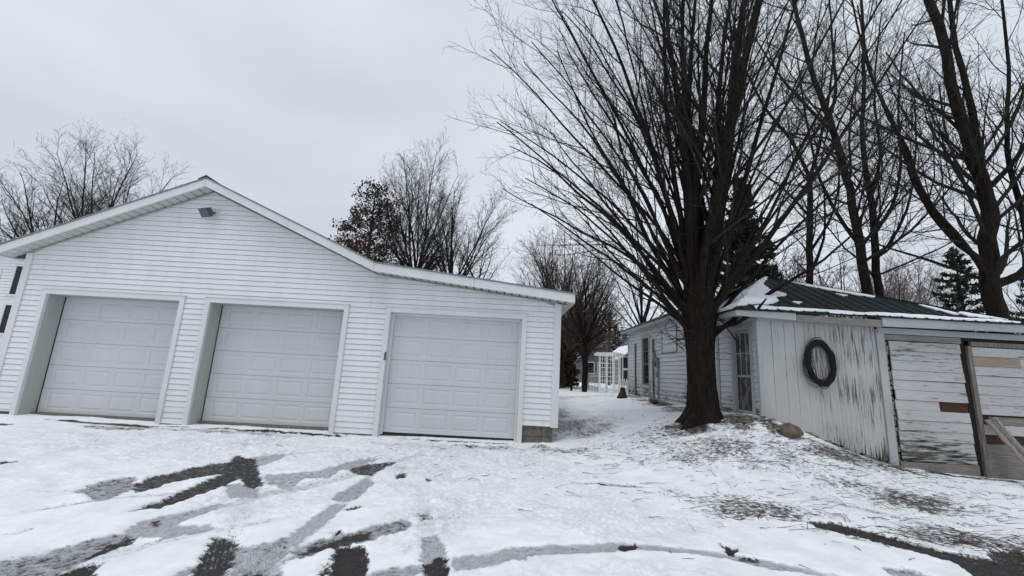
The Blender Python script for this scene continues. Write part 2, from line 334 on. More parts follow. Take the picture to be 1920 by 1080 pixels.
# spots: x, y, rx, ry, asphalt, slush, debris
SP = [(1.16,4.11,.09,.07,1,1,0),(2.13,4.22,.07,.09,1,1,0),(2.18,4.05,.12,.05,.7,1,0),(1.38,6.14,.12,.05,.75,1,0),(-.95,5.9,.05,.08,.6,.8,0),
 (-7.5,8.5,1.6,.13,.8,.9,0),(-9.3,7.9,.7,.12,.85,.9,.2),(-6.9,8.2,1.2,.2,.35,.7,0),(-4.4,8.6,1.5,.14,.7,.9,0),(-.9,8.65,1.5,.08,.5,.8,0),(-5,8.3,1.5,.2,.25,.6,0),(-.3,8.25,.8,.18,.25,.6,0),(-1.5,8.1,1.6,.25,.1,.45,0),
 (1.25,8.0,.35,.16,.3,.6,.5),(.6,8.15,.5,.2,.2,.5,0),
 (3.5,7.25,1.2,.5,.05,.15,.62),(3.0,7.5,.6,.5,0,.2,.45),(3.75,8.45,.85,.6,.35,.5,1.15),(4.3,8.2,.4,.5,.2,.4,.9),(5.59,6.04,.8,.45,.1,.3,.75),(5.0,6.3,.5,.3,0,.2,.5),(3.09,5.35,.8,.35,.1,.3,.7),(2.6,5.7,.6,.2,0,.2,.4),(5.08,4.77,.9,.5,.3,.3,.7),(5.6,4.3,.8,.6,.4,.4,.7),
 (1.59,10.2,.9,1.3,.05,.35,.6),(1.3,12.5,.6,2.2,.05,.3,.65),(5.38,7.3,.65,.35,.15,.3,.85),(6.1,7.5,.5,.25,.2,.3,.8),(4.75,7.7,.25,.35,.2,.3,.9),(6.9,7.75,.5,.14,.4,.4,.8),(8,7.9,1.6,.12,.6,.6,.6),(9.3,7.5,.5,.25,.6,.5,.6),
 (2.55,7.96,.7,.5,0,.25,.35),(3.8,4.63,.6,.25,.1,.3,.5),(4.45,12.6,.35,1.8,.1,.3,1.0),(4.5,15.5,.35,1.2,.1,.3,.8),(2.2,16.5,2.6,.8,0,.3,.5),(4.3,10.5,.4,1.2,.1,.3,.75),(8.0,6.9,.5,.2,.1,.2,.5),(4.4,6.7,1.2,.3,0,.15,.35)]
def axis(segs):
    out = []
    for a, b, s in segs: out += list(np.arange(a, b, s))
    return np.array(out+[segs[-1][1]])
def sym(a): return a
gx = np.concatenate([-np.geomspace(600, 14, 30)[:-1], axis([(-14, -7, .09), (-7, -4.5, .05), (-4.5, 5.6, .027), (5.6, 10, .055), (10, 14, .12)]), np.geomspace(14, 600, 30)[1:]])
gy = np.concatenate([-np.geomspace(200, 3, 12)[:-1], axis([(-3, 2.2, .5), (2.2, 2.8, .12), (2.8, 5.6, .026), (5.6, 9.4, .035), (9.4, 18, .11), (18, 30, .4)]), np.geomspace(30, 900, 26)[1:]])
X, Y = np.meshgrid(gx, gy); Z = gza(X, Y); sh = X.shape
rg = np.random.RandomState(4)
def vnoise(X, Y, s, seed):
    """smooth value noise"""
    r = np.random.RandomState(seed); G = r.rand(256, 256)
    x = X*s+1000; y = Y*s+1000; xi = np.floor(x).astype(int); yi = np.floor(y).astype(int)
    fx = x-xi; fy = y-yi; fx = fx*fx*(3-2*fx); fy = fy*fy*(3-2*fy)
    g = lambda i, j: G[i % 256, j % 256]
    return (g(xi, yi)*(1-fx)+g(xi+1, yi)*fx)*(1-fy)+(g(xi, yi+1)*(1-fx)+g(xi+1, yi+1)*fx)*fy
A = np.zeros(sh); S = np.zeros(sh); Dm = np.zeros(sh); UX = np.zeros(sh); UY = X.copy()*0; BEST = np.full(sh, 9.)
near = (X > -12) & (X < 12) & (Y > 2) & (Y < 22)
wob = (vnoise(X, Y, 3.1, 11)-.5)*.10+(vnoise(X, Y, 9, 12)-.5)*.05
xs = X[near]; ys = Y[near]; wb = wob[near]
a_ = np.zeros(xs.shape); s_ = np.zeros(xs.shape); dm_ = np.zeros(xs.shape); u_ = xs.copy(); v_ = ys.copy(); best = np.full(xs.shape, 9.); press = np.zeros(xs.shape)
def smooth(e0, e1, x):
    q = np.clip((x-e0)/(e1-e0), 0, 1); return q*q*(3-2*q)
for pts, wd, ka, ks in TR:
    # resample as a smooth curve
    P = np.array(pts, float)
    if len(P) > 2:
        q = []
        for i in range(len(P)-1):
            p0 = P[max(i-1, 0)]; p1 = P[i]; p2 = P[i+1]; p3 = P[min(i+2, len(P)-1)]
            for tt in np.linspace(0, 1, 6, endpoint=False):
                q.append(.5*((2*p1)+(-p0+p2)*tt+(2*p0-5*p1+4*p2-p3)*tt**2+(-p0+3*p1-3*p2+p3)*tt**3))
        P = np.array(q+[P[-1]])
    L = 0; dist = np.full(xs.shape, 9.); ua = np.zeros(xs.shape); va = np.zeros(xs.shape)
    for i in range(len(P)-1):
        p = P[i]; dd = P[i+1]-p; l = np.hypot(*dd)
        if l < 1e-6: continue
        dd = dd/l; tt = np.clip((xs-p[0])*dd[0]+(ys-p[1])*dd[1], 0, l)
        ex = xs-p[0]-tt*dd[0]; ey = ys-p[1]-tt*dd[1]; dr = np.hypot(ex, ey); k = dr < dist
        dist[k] = dr[k]; ua[k] = L+tt[k]; va[k] = (ex*dd[1]-ey*dd[0])[k]; L += l
    fade = smooth(0, .3, ua)*smooth(0, .35, L-ua)*.6+.4
    m = 1-smooth(wd*.5-.04, wd*.5+.02, dist+wb*.5+(vnoise(xs, ys, 22, 31)-.5)*.03)
    a_ = np.maximum(a_, m*ka*fade); s_ = np.maximum(s_, m*ks*(.5+.5*fade)); press = np.maximum(press, m*ks)
    rim = np.exp(-((dist-wd*.5-.03)/.025)**2)*.35*ks; press = np.where(m < .3, np.minimum(press, press)-rim*(press < .1), press)
    k = dist < best; k &= dist < wd; best[k] = dist[k]; u_[k] = ua[k]*2.2; v_[k] = va[k]*26
wb2 = (vnoise(xs, ys, 24, 31)-.5)*.055+(vnoise(xs, ys, 50, 33)-.5)*.03+wb*.25
for poly, ka, ks in PL:
    ka = ka*1.04 if ka > .6 else ka*.8
    P = np.array(poly, float); c = P.mean(0); ux = P-c; _, _, vt = np.linalg.svd(ux, full_matrices=False); dx, dy = vt[0]
    rad = np.hypot(*(P-c).T).max()+.15; k = np.hypot(xs-c[0], ys-c[1]) < rad; x = xs[k]; y = ys[k]; dist = np.full(x.shape, 9.); ins = np.zeros(x.shape, bool)
    for i in range(len(P)):
        p = P[i]; q = P[(i+1) % len(P)]; e = q-p; l2 = max(e@e, 1e-9); tt = np.clip(((x-p[0])*e[0]+(y-p[1])*e[1])/l2, 0, 1)
        dist = np.minimum(dist, np.hypot(x-p[0]-tt*e[0], y-p[1]-tt*e[1]))
        if abs(e[1]) > 1e-9: ins ^= ((p[1] > y) != (q[1] > y)) & (x < e[0]*(y-p[1])/e[1]+p[0])
    sd = np.where(ins, dist, -dist)+wb2[k]; m = smooth(-.012, .02, sd)
    soft = smooth(-.03, .06, sd)
    a_[k] = np.maximum(a_[k], m*ka*(.45+.55*soft)); s_[k] = np.maximum(s_[k], m*ks); press[k] = np.maximum(press[k], m*ks)
    press[k] = np.where((m < .25) & (press[k] < .1), press[k]-np.exp(-((sd+.05)/.03)**2)*.45*ks, press[k])
    w_ = m > .3; uu = ((x-c[0])*dx+(y-c[1])*dy)*2.2; vv = ((x-c[0])*-dy+(y-c[1])*dx)*26
    un = u_[k]; vn = v_[k]; un[w_] = uu[w_]; vn[w_] = vv[w_]; u_[k] = un; v_[k] = vn
for x, y, rx, ry, ka, ks, kd in SP:
    q = np.hypot((xs-x)/rx, (ys-y)/ry)+wb*(4 if kd < .3 else 9); m = 1-smooth(.3 if kd > .3 else .45, 1.3 if kd > .3 else 1.15, q)
    a_ = np.maximum(a_, m*ka); s_ = np.maximum(s_, m*ks); dm_ = np.maximum(dm_, m*kd)
# churned snow
ch = np.zeros(xs.shape)
for x, y, rx, ry, k in [(-1,7,3.2,1.4,1),(-5,7.2,3.5,1.6,.9),(0,5.6,2.2,1.2,.9),(-6.5,5.5,2.5,2,.5),(3,7.5,1.6,1.3,.5),(-2.6,4.9,1,.7,.8),(1.2,4.9,1.2,.9,.8),(-.7,4.4,.5,.7,1),(4.5,6.2,2.5,1.2,.5),(-3,7.9,6,1.0,1),(2.2,8.6,1,1.2,.7),(.0,3.6,.7,.35,.5),(1.3,3.6,.8,.3,.6)]:
    q = np.hypot((xs-x)/rx, (ys-y)/ry)+wb*2; ch = np.maximum(ch, k*(1-smooth(.5, 1.15, q)))
ch = ch*(.55+.9*(vnoise(xs, ys, 2.3, 41)-.1)); ch = np.clip(ch, 0, 1.2); ch += (1-np.clip(ch, 0, 1))*.14
lump = (vnoise(xs, ys, 7, 21)-.5)*.04+(vnoise(xs, ys, 15, 22)-.5)*.036+(vnoise(xs, ys, 31, 23)-.5)*.022
dz = ch*lump*(1-np.clip(press, 0, 1)*.6)-np.clip(press, -1, 1)*.022-a_*.008+dm_*(vnoise(xs, ys, 9, 5)-.3)*.014+(vnoise(xs, ys, 1.3, 6)-.5)*.03
dz += .09*np.exp(-(((xs-.75)/.45)**2+((ys-8.35)/.16)**2))          # heap swept beside the corner
fd = smooth(2.2, 3, ys)
Z[near] += dz*fd
far = ~near; Z[far] += (vnoise(X[far], Y[far], .5, 6)-.5)*.04
A[near] = a_; S[near] = s_; Dm[near] = dm_
CH = np.zeros(sh); CH[near] = ch
U_ = X*1.; V_ = Y*1.; U_[near] = u_; V_[near] = v_
ny, nx = sh; idx = np.arange(ny*nx).reshape(ny, nx)
F = np.stack([idx[:-1, :-1], idx[:-1, 1:], idx[1:, 1:], idx[1:, :-1]], -1).reshape(-1, 4)

m, t, b = nt('snow_and_asphalt'); b.inputs['Specular IOR Level'].default_value = .25
at = N(t, 'Attribute', attribute_name='mask'); sp = N(t, 'SeparateColor'); t.links.new(at.outputs['Color'], sp.inputs[0])
tu = N(t, 'Attribute', attribute_name='trk'); cha = N(t, 'Attribute', attribute_name='churn')
geo = N(t, 'NewGeometry').outputs['Position']
nf = noise(t, 60, 5, .7, vec=geo, sc3=(1, 1, .3)); nm = noise(t, 17, 5, .65, vec=geo, sc3=(1, 1, .3), seed=2); nb = noise(t, 3, 4, .6, vec=geo, sc3=(1, 1, .3), seed=5)
stk0 = noise(t, 3.2, 5, .7, vec=tu.outputs['Vector'])
sx_ = N(t, 'SeparateXYZ'); t.links.new(tu.outputs['Vector'], sx_.inputs[0])
rib = mth(t, 'MULTIPLY', mth(t, 'SINE', mth(t, 'ADD', mth(t, 'MULTIPLY', sx_.outputs[1], 6.8), mth(t, 'MULTIPLY', mth(t, 'SINE', mth(t, 'MULTIPLY', sx_.outputs[0], 42.)), .9))), .10)
stk = mth(t, 'SUBTRACT', stk0, mth(t, 'MULTIPLY', mth(t, 'MULTIPLY', rib, ramp(t, nb, [(.4, g3(0)), (.6, g3(1))])), mth(t, 'GREATER_THAN', sp.outputs[0], .6)))
mixn = mth(t, 'ADD', mth(t, 'MULTIPLY', nf, .4), mth(t, 'MULTIPLY', nm, .35)); mixn = mth(t, 'ADD', mixn, mth(t, 'MULTIPLY', stk, .45))  # ~.6
av = mth(t, 'ADD', sp.outputs[0], mth(t, 'MULTIPLY', mth(t, 'SUBTRACT', mixn, .583), 4.4))
asp = mth(t, 'MULTIPLY', ramp(t, av, [(.46, g3(0)), (.62, g3(1))]), ramp(t, sp.outputs[0], [(.02, g3(0)), (.12, g3(1))]))
sv = mth(t, 'ADD', sp.outputs[1], mth(t, 'MULTIPLY', mth(t, 'SUBTRACT', mixn, .6), 2.0))
slu = mth(t, 'MULTIPLY', ramp(t, sv, [(.3, g3(0)), (.8, g3(1))]), ramp(t, sp.outputs[1], [(.0, g3(0)), (.2, g3(1))]))
dn = mth(t, 'ADD', mth(t, 'MULTIPLY', noise(t, 26, 6, .75, vec=geo, sc3=(.55, 1.5, .3), seed=7), .7), mth(t, 'MULTIPLY', nm, .3))
dv = mth(t, 'ADD', mth(t, 'MULTIPLY', sp.outputs[2], .19), dn)
deb = mth(t, 'MULTIPLY', ramp(t, dv, [(.58, g3(0)), (.64, g3(1))]), ramp(t, sp.outputs[2], [(.02, g3(0)), (.15, g3(1))]))
snow = ramp(t, nb, [(.3, (.70, .735, .785)), (.62, (.85, .875, .90))])
snow = mix(t, mth(t, 'MULTIPLY', mth(t, 'MULTIPLY', cha.outputs['Fac'], .36), ramp(t, nm, [(.42, g3(1)), (.6, g3(0))])), snow, (.36, .375, .39))  # shading of the churned snow's hollows, put into the colour
speck = mth(t, 'MULTIPLY', ramp(t, noise(t, 34, 3, .6, vec=geo, sc3=(1, 1, .3), seed=9), [(.685, g3(0)), (.73, g3(1))]), mth(t, 'ADD', mth(t, 'MULTIPLY', cha.outputs['Fac'], .55), .10))
snow = mix(t, speck, snow, (.16, .15, .14))
slc = ramp(t, mth(t, 'ADD', mth(t, 'MULTIPLY', stk, .6), mth(t, 'MULTIPLY', nf, .4)), [(.34, (.08, .083, .087)), (.48, (.30, .31, .325)), (.62, (.60, .63, .66))])
col = mix(t, mth(t, 'MULTIPLY', slu, .92), snow, slc)
dbc = ramp(t, nf, [(.35, (.018, .014, .012)), (.7, (.10, .08, .065))]); col = mix(t, mth(t, 'MULTIPLY', deb, .92), col, dbc)
apc = ramp(t, nf, [(.35, (.008, .008, .009)), (.64, (.035, .032, .03)), (.76, (.22, .21, .2))]); col = mix(t, asp, col, apc)
t.links.new(col, b.inputs['Base Color'])
t.links.new(ramp(t, asp, [(0, g3(.85)), (1, g3(.6))]), b.inputs['Roughness'])
hh = mth(t, 'ADD', mth(t, 'MULTIPLY', nf, .35), mth(t, 'MULTIPLY', mth(t, 'MULTIPLY', nm, mth(t, 'ADD', cha.outputs['Fac'], .25)), 1.2))
hh = mth(t, 'SUBTRACT', hh, mth(t, 'MULTIPLY', asp, .5)); bump(t, b, hh, .03, .55)
g = npmesh('ground', np.stack([X, Y, Z], -1).reshape(-1, 3), F, m); tag(g, 'snow covered driveway and yard with tyre tracks worn to asphalt', None, None, 'structure')
me = g.data
ca = me.attributes.new('mask', 'FLOAT_COLOR', 'POINT'); ca.data.foreach_set('color', np.stack([A, S, Dm, A*0+1], -1).astype(np.float32).ravel())
cb = me.attributes.new('trk', 'FLOAT_VECTOR', 'POINT'); cb.data.foreach_set('vector', np.stack([U_, V_, A*0], -1).astype(np.float32).ravel())
cc = me.attributes.new('churn', 'FLOAT', 'POINT'); cc.data.foreach_set('value', CH.astype(np.float32).ravel())

# ------------------------------------------------------------------ siding courses
def siding(mb, to3, z0, z1, h, lap, lim, holes=(), jit=0., gaps=0, rg=None, slot=.008, joint=None):
    """to3(u, d, z) -> 3D, d = distance proud of the wall; lim(z) -> (u0, u1); holes (u0, u1, z0, z1)"""
    zs = []; z = z0; k = 0
    while z < z1-1e-4:
        zt = min(z+h, z1); cuts = sorted({z, zt} | {q for hl in holes for q in hl[2:4] if z+.004 < q < zt-.004})
        off = (rg.uniform(-jit, jit) if rg else 0)
        for a, b_ in zip(cuts[:-1], cuts[1:]):
            la = lim(a); lb = lim(b_)
            if la is None: continue
            if lb is None: lb = ((la[0]+la[1])/2,)*2
            iv = [(la[0], la[1], lb[0], lb[1])]; mid = (a+b_)/2
            for hu0, hu1, hz0, hz1 in holes:
                if hz0 < mid < hz1:
                    nv = []
                    for p0, p1, q0, q1 in iv:
                        if hu1 <= min(p0, q0) or hu0 >= max(p1, q1): nv.append((p0, p1, q0, q1)); continue
                        if hu0 > min(p0, q0): nv.append((p0, hu0, q0, hu0))
                        if hu1 < max(p1, q1): nv.append((hu1, p1, hu1, q1))
                    iv = nv
            top = abs(b_-zt) < 1e-5 and zt-z > h*.9; da = lap*(1-(a-z)/h)+off; db = lap*(1-(b_-z)/h)+off; bs = b_-slot if top and b_-slot > a+.005 else b_
            if joint:
                nv = []
                for p0, p1, q0, q1 in iv:
                    x = joint.uniform(-1, 2.2)
                    j = p0+x
                    while j < p1-.6:
                        if j > p0+.4 and j > q0+.1 and j < q1-.1 and (not nv or j > nv[-1][1]-.5): nv.append((p0, j-.003, q0, j-.003)); p0 = q0 = j
                        j += 2.6+joint.uniform(0, 1)
                    nv.append((p0, p1, q0, q1))
                iv = nv
            for p0, p1, q0, q1 in iv:
                mb.quad(to3(p0, da, a), to3(p1, da, a), to3(q1, db, bs), to3(q0, db, bs))
                if bs < b_:
                    mb.quad(to3(q0, db, bs), to3(q1, db, bs), to3(q1, -.03, bs), to3(q0, -.03, bs)); mb.quad(to3(q0, -.03, bs), to3(q1, -.03, bs), to3(q1, -.03, b_+.004), to3(q0, -.03, b_+.004))
                if abs(a-z) < 1e-5: mb.quad(to3(p0, -.03, a), to3(p1, -.03, a), to3(p1, da, a), to3(p0, da, a))
        z = zt; k += 1

# ================================================================== GARAGE
GY = 8.8; GB = 19.0
gar = thing('garage', 'long white vinyl sided garage with three overhead doors and a low side wing', 'garage', (-4.6, GY, 0))
XL, XR = -10.27, 1.0
prof = [(-10.66, 3.36), (-6.64, 5.09), (-2.86, 3.44), (1.30, 3.0)]     # top of roof
def rz(x):
    for (a, za), (b_, zb) in zip(prof[:-1], prof[1:]):
        if a <= x <= b_: return za+(zb-za)*(x-a)/(b_-a)
    return prof[0][1] if x < prof[0][0] else prof[-1][1]
FD = .17   # fascia depth
def lim(z):
    zt = z+FD+.05
    if zt >= 5.09: return None
    x0 = XL if zt < rz(XL) else prof[0][0]+(zt-prof[0][1])/(5.09-3.36)*(prof[1][0]-prof[0][0])
    if zt > 3.44: x1 = prof[1][0]+(5.09-zt)/(5.09-3.44)*(prof[2][0]-prof[1][0])
    else: x1 = min(XR, prof[2][0]+(3.44-zt)/(3.44-3.0)*(prof[3][0]-prof[2][0]))
    return (x0, x1)
OP = [(-9.68, -6.90, .33), (-6.27, -3.47, .33), (-2.50, .25, .15)]; OT = 2.45; TW = .095
holes = [(a-TW, b_+TW, -1, OT+TW) for a, b_, _ in OP]
mb = MB()
siding(mb, lambda u, d, z: (u, GY-.03-d, z), -.0+.0015, 4.9, .1095, .012, lim, holes+[(-1.0, 5, -1, .325), (-20, -9.8, -1, .07)], joint=random.Random(2))
mb.build('wall', M['vinyl'], gar)
# backing wall (sheathing) so that no light leaks, with side and rear walls
mb = MB()
def strip(x0, x1, z0, z1a, z1b): mb.add([(x0, GY+.02, z0), (x1, GY+.02, z0), (x1, GY+.02, z1b), (x0, GY+.02, z1a), (x0, GY+.12, z0), (x1, GY+.12, z0), (x1, GY+.12, z1b), (x0, GY+.12, z1a)], [(0,1,2,3),(4,7,6,5),(0,4,5,1),(1,5,6,2),(2,6,7,3),(3,7,4,0)])
xc = [XL, OP[0][0], OP[0][1], OP[1][0], -5.0, OP[1][1], -2.86, OP[2][0], OP[2][1], XR]; xc = sorted(set(xc+[-6.64]))
for a, b_ in zip(xc[:-1], xc[1:]):
    mid = (a+b_)/2; op = any(p < mid < q for p, q, _ in OP)
    strip(a, b_, OT if op else .3, rz(a)-.2, rz(b_)-.2)
mb.box(XL, XL+.1, GY+.12, GB, .3, rz(XL)-.22); mb.box(XR-.1, XR, GY+.12, GB, .3, rz(XR)-.2)
mb.box(XL, XR, GB, GB+.1, .3, 2.8)
mb.build('rear_wall', M['vinyl'], gar)
mb = MB()
siding(mb, lambda u, d, z: (XR+.032+d, u, z), .33, 2.8, .1095, .015, lambda z: (GY, GB))
mb.build('side_wall', M['vinyl'], gar)
# block foundation
mb = MB()
for a, b_ in ((XL+.03, OP[0][0]-TW), (OP[0][1]+TW, OP[1][0]-TW), (OP[1][1]+TW, OP[2][0]-TW), (OP[2][1]+TW, XR-.04)):
    x = a; mb = MB()
    if a < -10: mb.box(XL+.04, XL+.2, GY+.19, GB, -.3, .325)
    if a > 0: mb.box(XR-.2, XR-.045, GY+.19, GB, -.3, .325)
    while x < b_-.02:
        x1 = min(x+.4, b_); mb.box(x+.004, x1-.004, GY+.012, GY+.2, .125, .325 if a > 0 else .2); mb.box(x+.004, x1-.004, GY+.012, GY+.2, -.3, .117); x = x1
    mb.build('foundation', M['block'], gar)

mb = MB(); mb.box(XL, XR, GY+.22, GB, -.12, .03); mb.build('floor_slab', M['bareboardv'], gar)
# corner trims
for x, s in ((XL, -1), (XR, 1)):
    mb = MB(); zt = rz(x)-FD-.06
    mb.box(min(x, x-s*.085), max(x, x-s*.085), GY-.058, GY-.001, .31, zt)
    mb.box(min(x+s*.03, x+s*.06), max(x+s*.03, x+s*.06), GY-.055, GY+.09, .31, zt)
    mb.box(min(x, x+s*.0285), max(x, x+s*.0285), GY-.0585, GY-.0015, .312, zt-.002)
    mb.build('corner_trim', M['trim'], gar)
# openings: casing + jambs, doors
def garage_door(x0, x1, y, z0, z1, rows=5, cols=4):
    mb = MB(); H = (z1-z0)/rows; Wd = x1-x0; mx = .055*Wd; gap = .035*Wd; pw = (Wd-2*mx-(cols-1)*gap)/cols
    for r in range(rows):
        a = z0+r*H; b_ = a+H; j = .006
        if r: mb.quad((x0, y, a+j), (x1, y, a+j), (x1, y+.014, a), (x0, y+.014, a)); lo = a+j
        else: lo = a
        if r < rows-1: mb.quad((x0, y+.014, b_), (x1, y+.014, b_), (x1, y, b_-j), (x0, y, b_-j)); hi = b_-j
        else: hi = b_
        pz0 = a+.17*H; pz1 = b_-.17*H
        mb.quad((x0, y, lo), (x1, y, lo), (x1, y, pz0), (x0, y, pz0)); mb.quad((x0, y, pz1), (x1, y, pz1), (x1, y, hi), (x0, y, hi))
        xs_ = [x0+mx+c*(pw+gap) for c in range(cols)]
        e = [x0]+[v for c in xs_ for v in (c, c+pw)]+[x1]
        for c in range(0, len(e), 2): mb.quad((e[c], y, pz0), (e[c+1], y, pz0), (e[c+1], y, pz1), (e[c], y, pz1))
        for c in xs_:
            rings = [(0, 0), (.012, .008), (.022, .008), (.055, -.001)]
            R_ = [[(c+i, y+dp, pz0+i), (c+pw-i, y+dp, pz0+i), (c+pw-i, y+dp, pz1-i), (c+i, y+dp, pz1-i)] for i, dp in rings]
            for A_, B_ in zip(R_[:-1], R_[1:]):
                for k in range(4): mb.quad(A_[k], A_[(k+1) % 4], B_[(k+1) % 4], B_[k])
            mb.quad(*R_[-1])
    return mb
for i, (a, b_, dp) in enumerate(OP):
    mb = MB(); tw = TW+.003
    # mitred casing, slightly proud
    y0, y1 = GY-.066, GY-.003
    mb.prism([(a-tw, y0, -.06), (a, y0, -.06), (a, y0, OT), (a-tw, y0, OT+tw)], (0, y1-y0, 0))
    mb.prism([(b_, y0, -.06), (b_+tw, y0, -.06), (b_+tw, y0, OT+tw), (b_, y0, OT)], (0, y1-y0, 0))
    mb.prism([(a-tw+.001, y0-.001, OT+tw), (a+.001, y0-.001, OT), (b_-.001, y0-.001, OT), (b_+tw-.001, y0-.001, OT+tw)], (0, y1-y0, 0))
    mb.box(a-tw-.02, b_+tw+.02, y0-.012, y1, OT+tw+.002, OT+tw+.018)
    mb.build('door_casing', M['trim'], gar)
    mb = MB()
    mb.box(a-.02, a+.004, GY-.002, GY+dp+.05, -.05, OT-.001); mb.box(b_-.004, b_+.02, GY-.002, GY+dp+.05, -.05, OT-.001); mb.box(a+.005, b_-.005, GY-.002, GY+dp+.05, OT-.004, OT+.02)
    fr = mb.build('door_jamb', M['jamb'] if i < 2 else M['trim'], gar)
    if i == 2:
        mb = MB()
        mb.box(a+.005, a+.05, GY+.09, GY+.14, 0, OT-.006); mb.box(b_-.05, b_-.005, GY+.09, GY+.14, 0, OT-.006); mb.box(a+.051, b_-.051, GY+.091, GY+.14, OT-.05, OT-.006)
        mb.build('door_stop', M['trim'], fr)
    dr = garage_door(a+.006, b_-.006, GY+dp, .035, OT-.006).build('garage_door', M['door'], gar)
    mb = MB(); mb.box(a+.006, b_-.006, GY+dp+.002, GY+dp+.04, .0, .035); mb.build('bottom_seal', M['black'], dr)
    if i < 2:
        mb = MB(); mb.box(a+.005, a+.018, GY+dp-.012, GY+dp-.001, .02, OT-.01); mb.build('weather_strip', M['black'], dr)
# keypad on the third door's left jamb
mb = MB(); mb.box(-2.525, -2.485, GY-.095, GY-.0665, 1.46, 1.62); mb.box(-2.522, -2.49, GY-.10, GY-.096, 1.48, 1.56); mb.build('keypad', M['darkmetal'], gar)
# roof slabs, drip edge, fascia, soffits
RY0 = GY-.35
def slab(pts, th, y0, y1, dz=0):
    mb = MB()
    for (a, za), (b_, zb) in zip(pts[:-1], pts[1:]):
        mb.hexa([(a, y0, za-th+dz), (b_, y0, zb-th+dz), (b_, y1, zb-th+dz), (a, y1, za-th+dz)], [(a, y0, za+dz), (b_, y0, zb+dz), (b_, y1, zb+dz), (a, y1, za+dz)])
    return mb
mb = slab([(prof[0][0]-.03, prof[0][1]-.013)]+prof[1:3]+[(prof[3][0]+.02, prof[3][1]-.002)], .028, RY0-.02, GB+.3, .0)
rf = mb.build('roof', M['roofgrey'], gar)
mb = MB(); mb.prism([(-6.64-.16, RY0-.03, 5.03), (-6.64, RY0-.03, 5.115), (-6.64+.16, RY0-.03, 5.03), (-6.64+.16, RY0-.03, 5.045), (-6.64, RY0-.03, 5.135), (-6.64-.16, RY0-.03, 5.045)], (0, GB-RY0+.3, 0)); mb.build('ridge_cap', M['darkmetal'], rf)
# rake fascia board
mb = MB()
for (a, za), (b_, zb) in zip(prof[:-1], prof[1:]):
    L = b_-a; n = max(1, round(L/2.4)); 
    for k in range(n):
        p = a+L*k/n; q = a+L*(k+1)/n-.006; zp = za+(zb-za)*(p-a)/L; zq = za+(zb-za)*(q-a)/L; o = .002*(k % 2)
        mb.hexa([(p, RY0-o, zp-.03-FD), (q, RY0-o, zq-.03-FD), (q, RY0+.03, zq-.03-FD), (p, RY0+.03, zp-.03-FD)], [(p, RY0-o, zp-.03), (q, RY0-o, zq-.03), (q, RY0+.03, zq-.03), (p, RY0+.03, zp-.03)])
mb.box(prof[3][0]-.03, prof[3][0]-.002, RY0+.032, GB+.2, 3.0-.03-FD, 3.0-.035)
mb.box(prof[0][0]+.002, prof[0][0]+.03, RY0+.032, GB+.2, 3.36-.03-FD, 3.36-.035)
mb.build('fascia', M['trim'], gar)
# soffit with grooves every 20 cm
mb = MB()
for (a, za), (b_, zb) in zip(prof[:-1], prof[1:]):
    L = b_-a; n = int(abs(L)/.155)
    for k in range(n):
        p = a+L*k/n; q = a+L*(k+1)/n; zp = za+(zb-za)*(p-a)/L-.03-FD+.012; zq = za+(zb-za)*(q-a)/L-.03-FD+.012; g_ = .03
        mb.quad((p, RY0+.031, zp), (p, GY-.002, zp), (q-g_, GY-.002, zq), (q-g_, RY0+.031, zq))
        mb.quad((q-g_-.01, RY0+.031, zq+.05), (q-g_-.01, GY-.002, zq+.05), (q+.01, GY-.002, zq+.05), (q+.01, RY0+.031, zq+.05))
for x0, x1, z in ((XR+.03, prof[3][0]-.031, 3.0-.03-FD+.01), (prof[0][0]+.031, XL-.03, 3.36-.03-FD+.01)):
    y = GY
    while y < GB: mb.quad((x0, y, z), (x1, y, z), (x1, y+.142, z), (x0, y+.142, z)); mb.quad((x0, y+.142, z), (x1, y+.142, z), (x1, y+.155, z+.014), (x0, y+.155, z+.014)); y += .155
sf = mb.build('soffit', M['soffit'], gar)
# J-channel under the soffit (thin dark line)
mb = MB()
for (a, za), (b_, zb) in zip(prof[:-1], prof[1:]):
    a2 = max(a, XL); b2 = min(b_, XR); z1 = za+(zb-za)*(a2-a)/(b_-a)-.045-FD; z2 = za+(zb-za)*(b2-a)/(b_-a)-.045-FD
    mb.beam((a2, GY-.048, z1), (b2, GY-.048, z2), .02, .022)
mb.build('channel_trim', M['jamb'], sf)

# flood lamp on the gable
lx, lz = -6.58, 4.36
fl = thing('floodlight', 'small dark square floodlight high on the white gable wall', 'light', (lx, GY-.02, lz))
mb = MB(); mb.box(lx-.02, lx+.12, GY-.05, GY-.016, lz-.02, lz+.12); mb.build('mounting_box', M['trim'], fl)
mb = MB(); mb.beam((lx+.05, GY-.05, lz+.05), (lx+.0, GY-.14, lz+.03), .03, .03); mb.build('bracket', M['darkmetal'], fl)
q = Matrix.Translation((lx-.03, GY-.2, lz+.01)) @ Matrix.Rotation(R(-18), 4, 'Z') @ Matrix.Rotation(R(38), 4, 'X')
mb = MB(); mb.hexa([q@Vector(p) for p in ((-.13,-.06,-.10),(.13,-.06,-.10),(.11,.05,-.08),(-.11,.05,-.08))], [q@Vector(p) for p in ((-.13,-.06,.10),(.13,-.06,.10),(.11,.05,.08),(-.11,.05,.08))]); mb.build('housing', M['darkmetal'], fl)
mb = MB(); mb.hexa([q@Vector(p) for p in ((-.11,-.066,-.08),(.11,-.066,-.08),(.11,-.0605,-.08),(-.11,-.0605,-.08))], [q@Vector(p) for p in ((-.11,-.066,.08),(.11,-.066,.08),(.11,-.0605,.08),(-.11,-.0605,.08))]); mb.build('lens', M['lens'], fl)

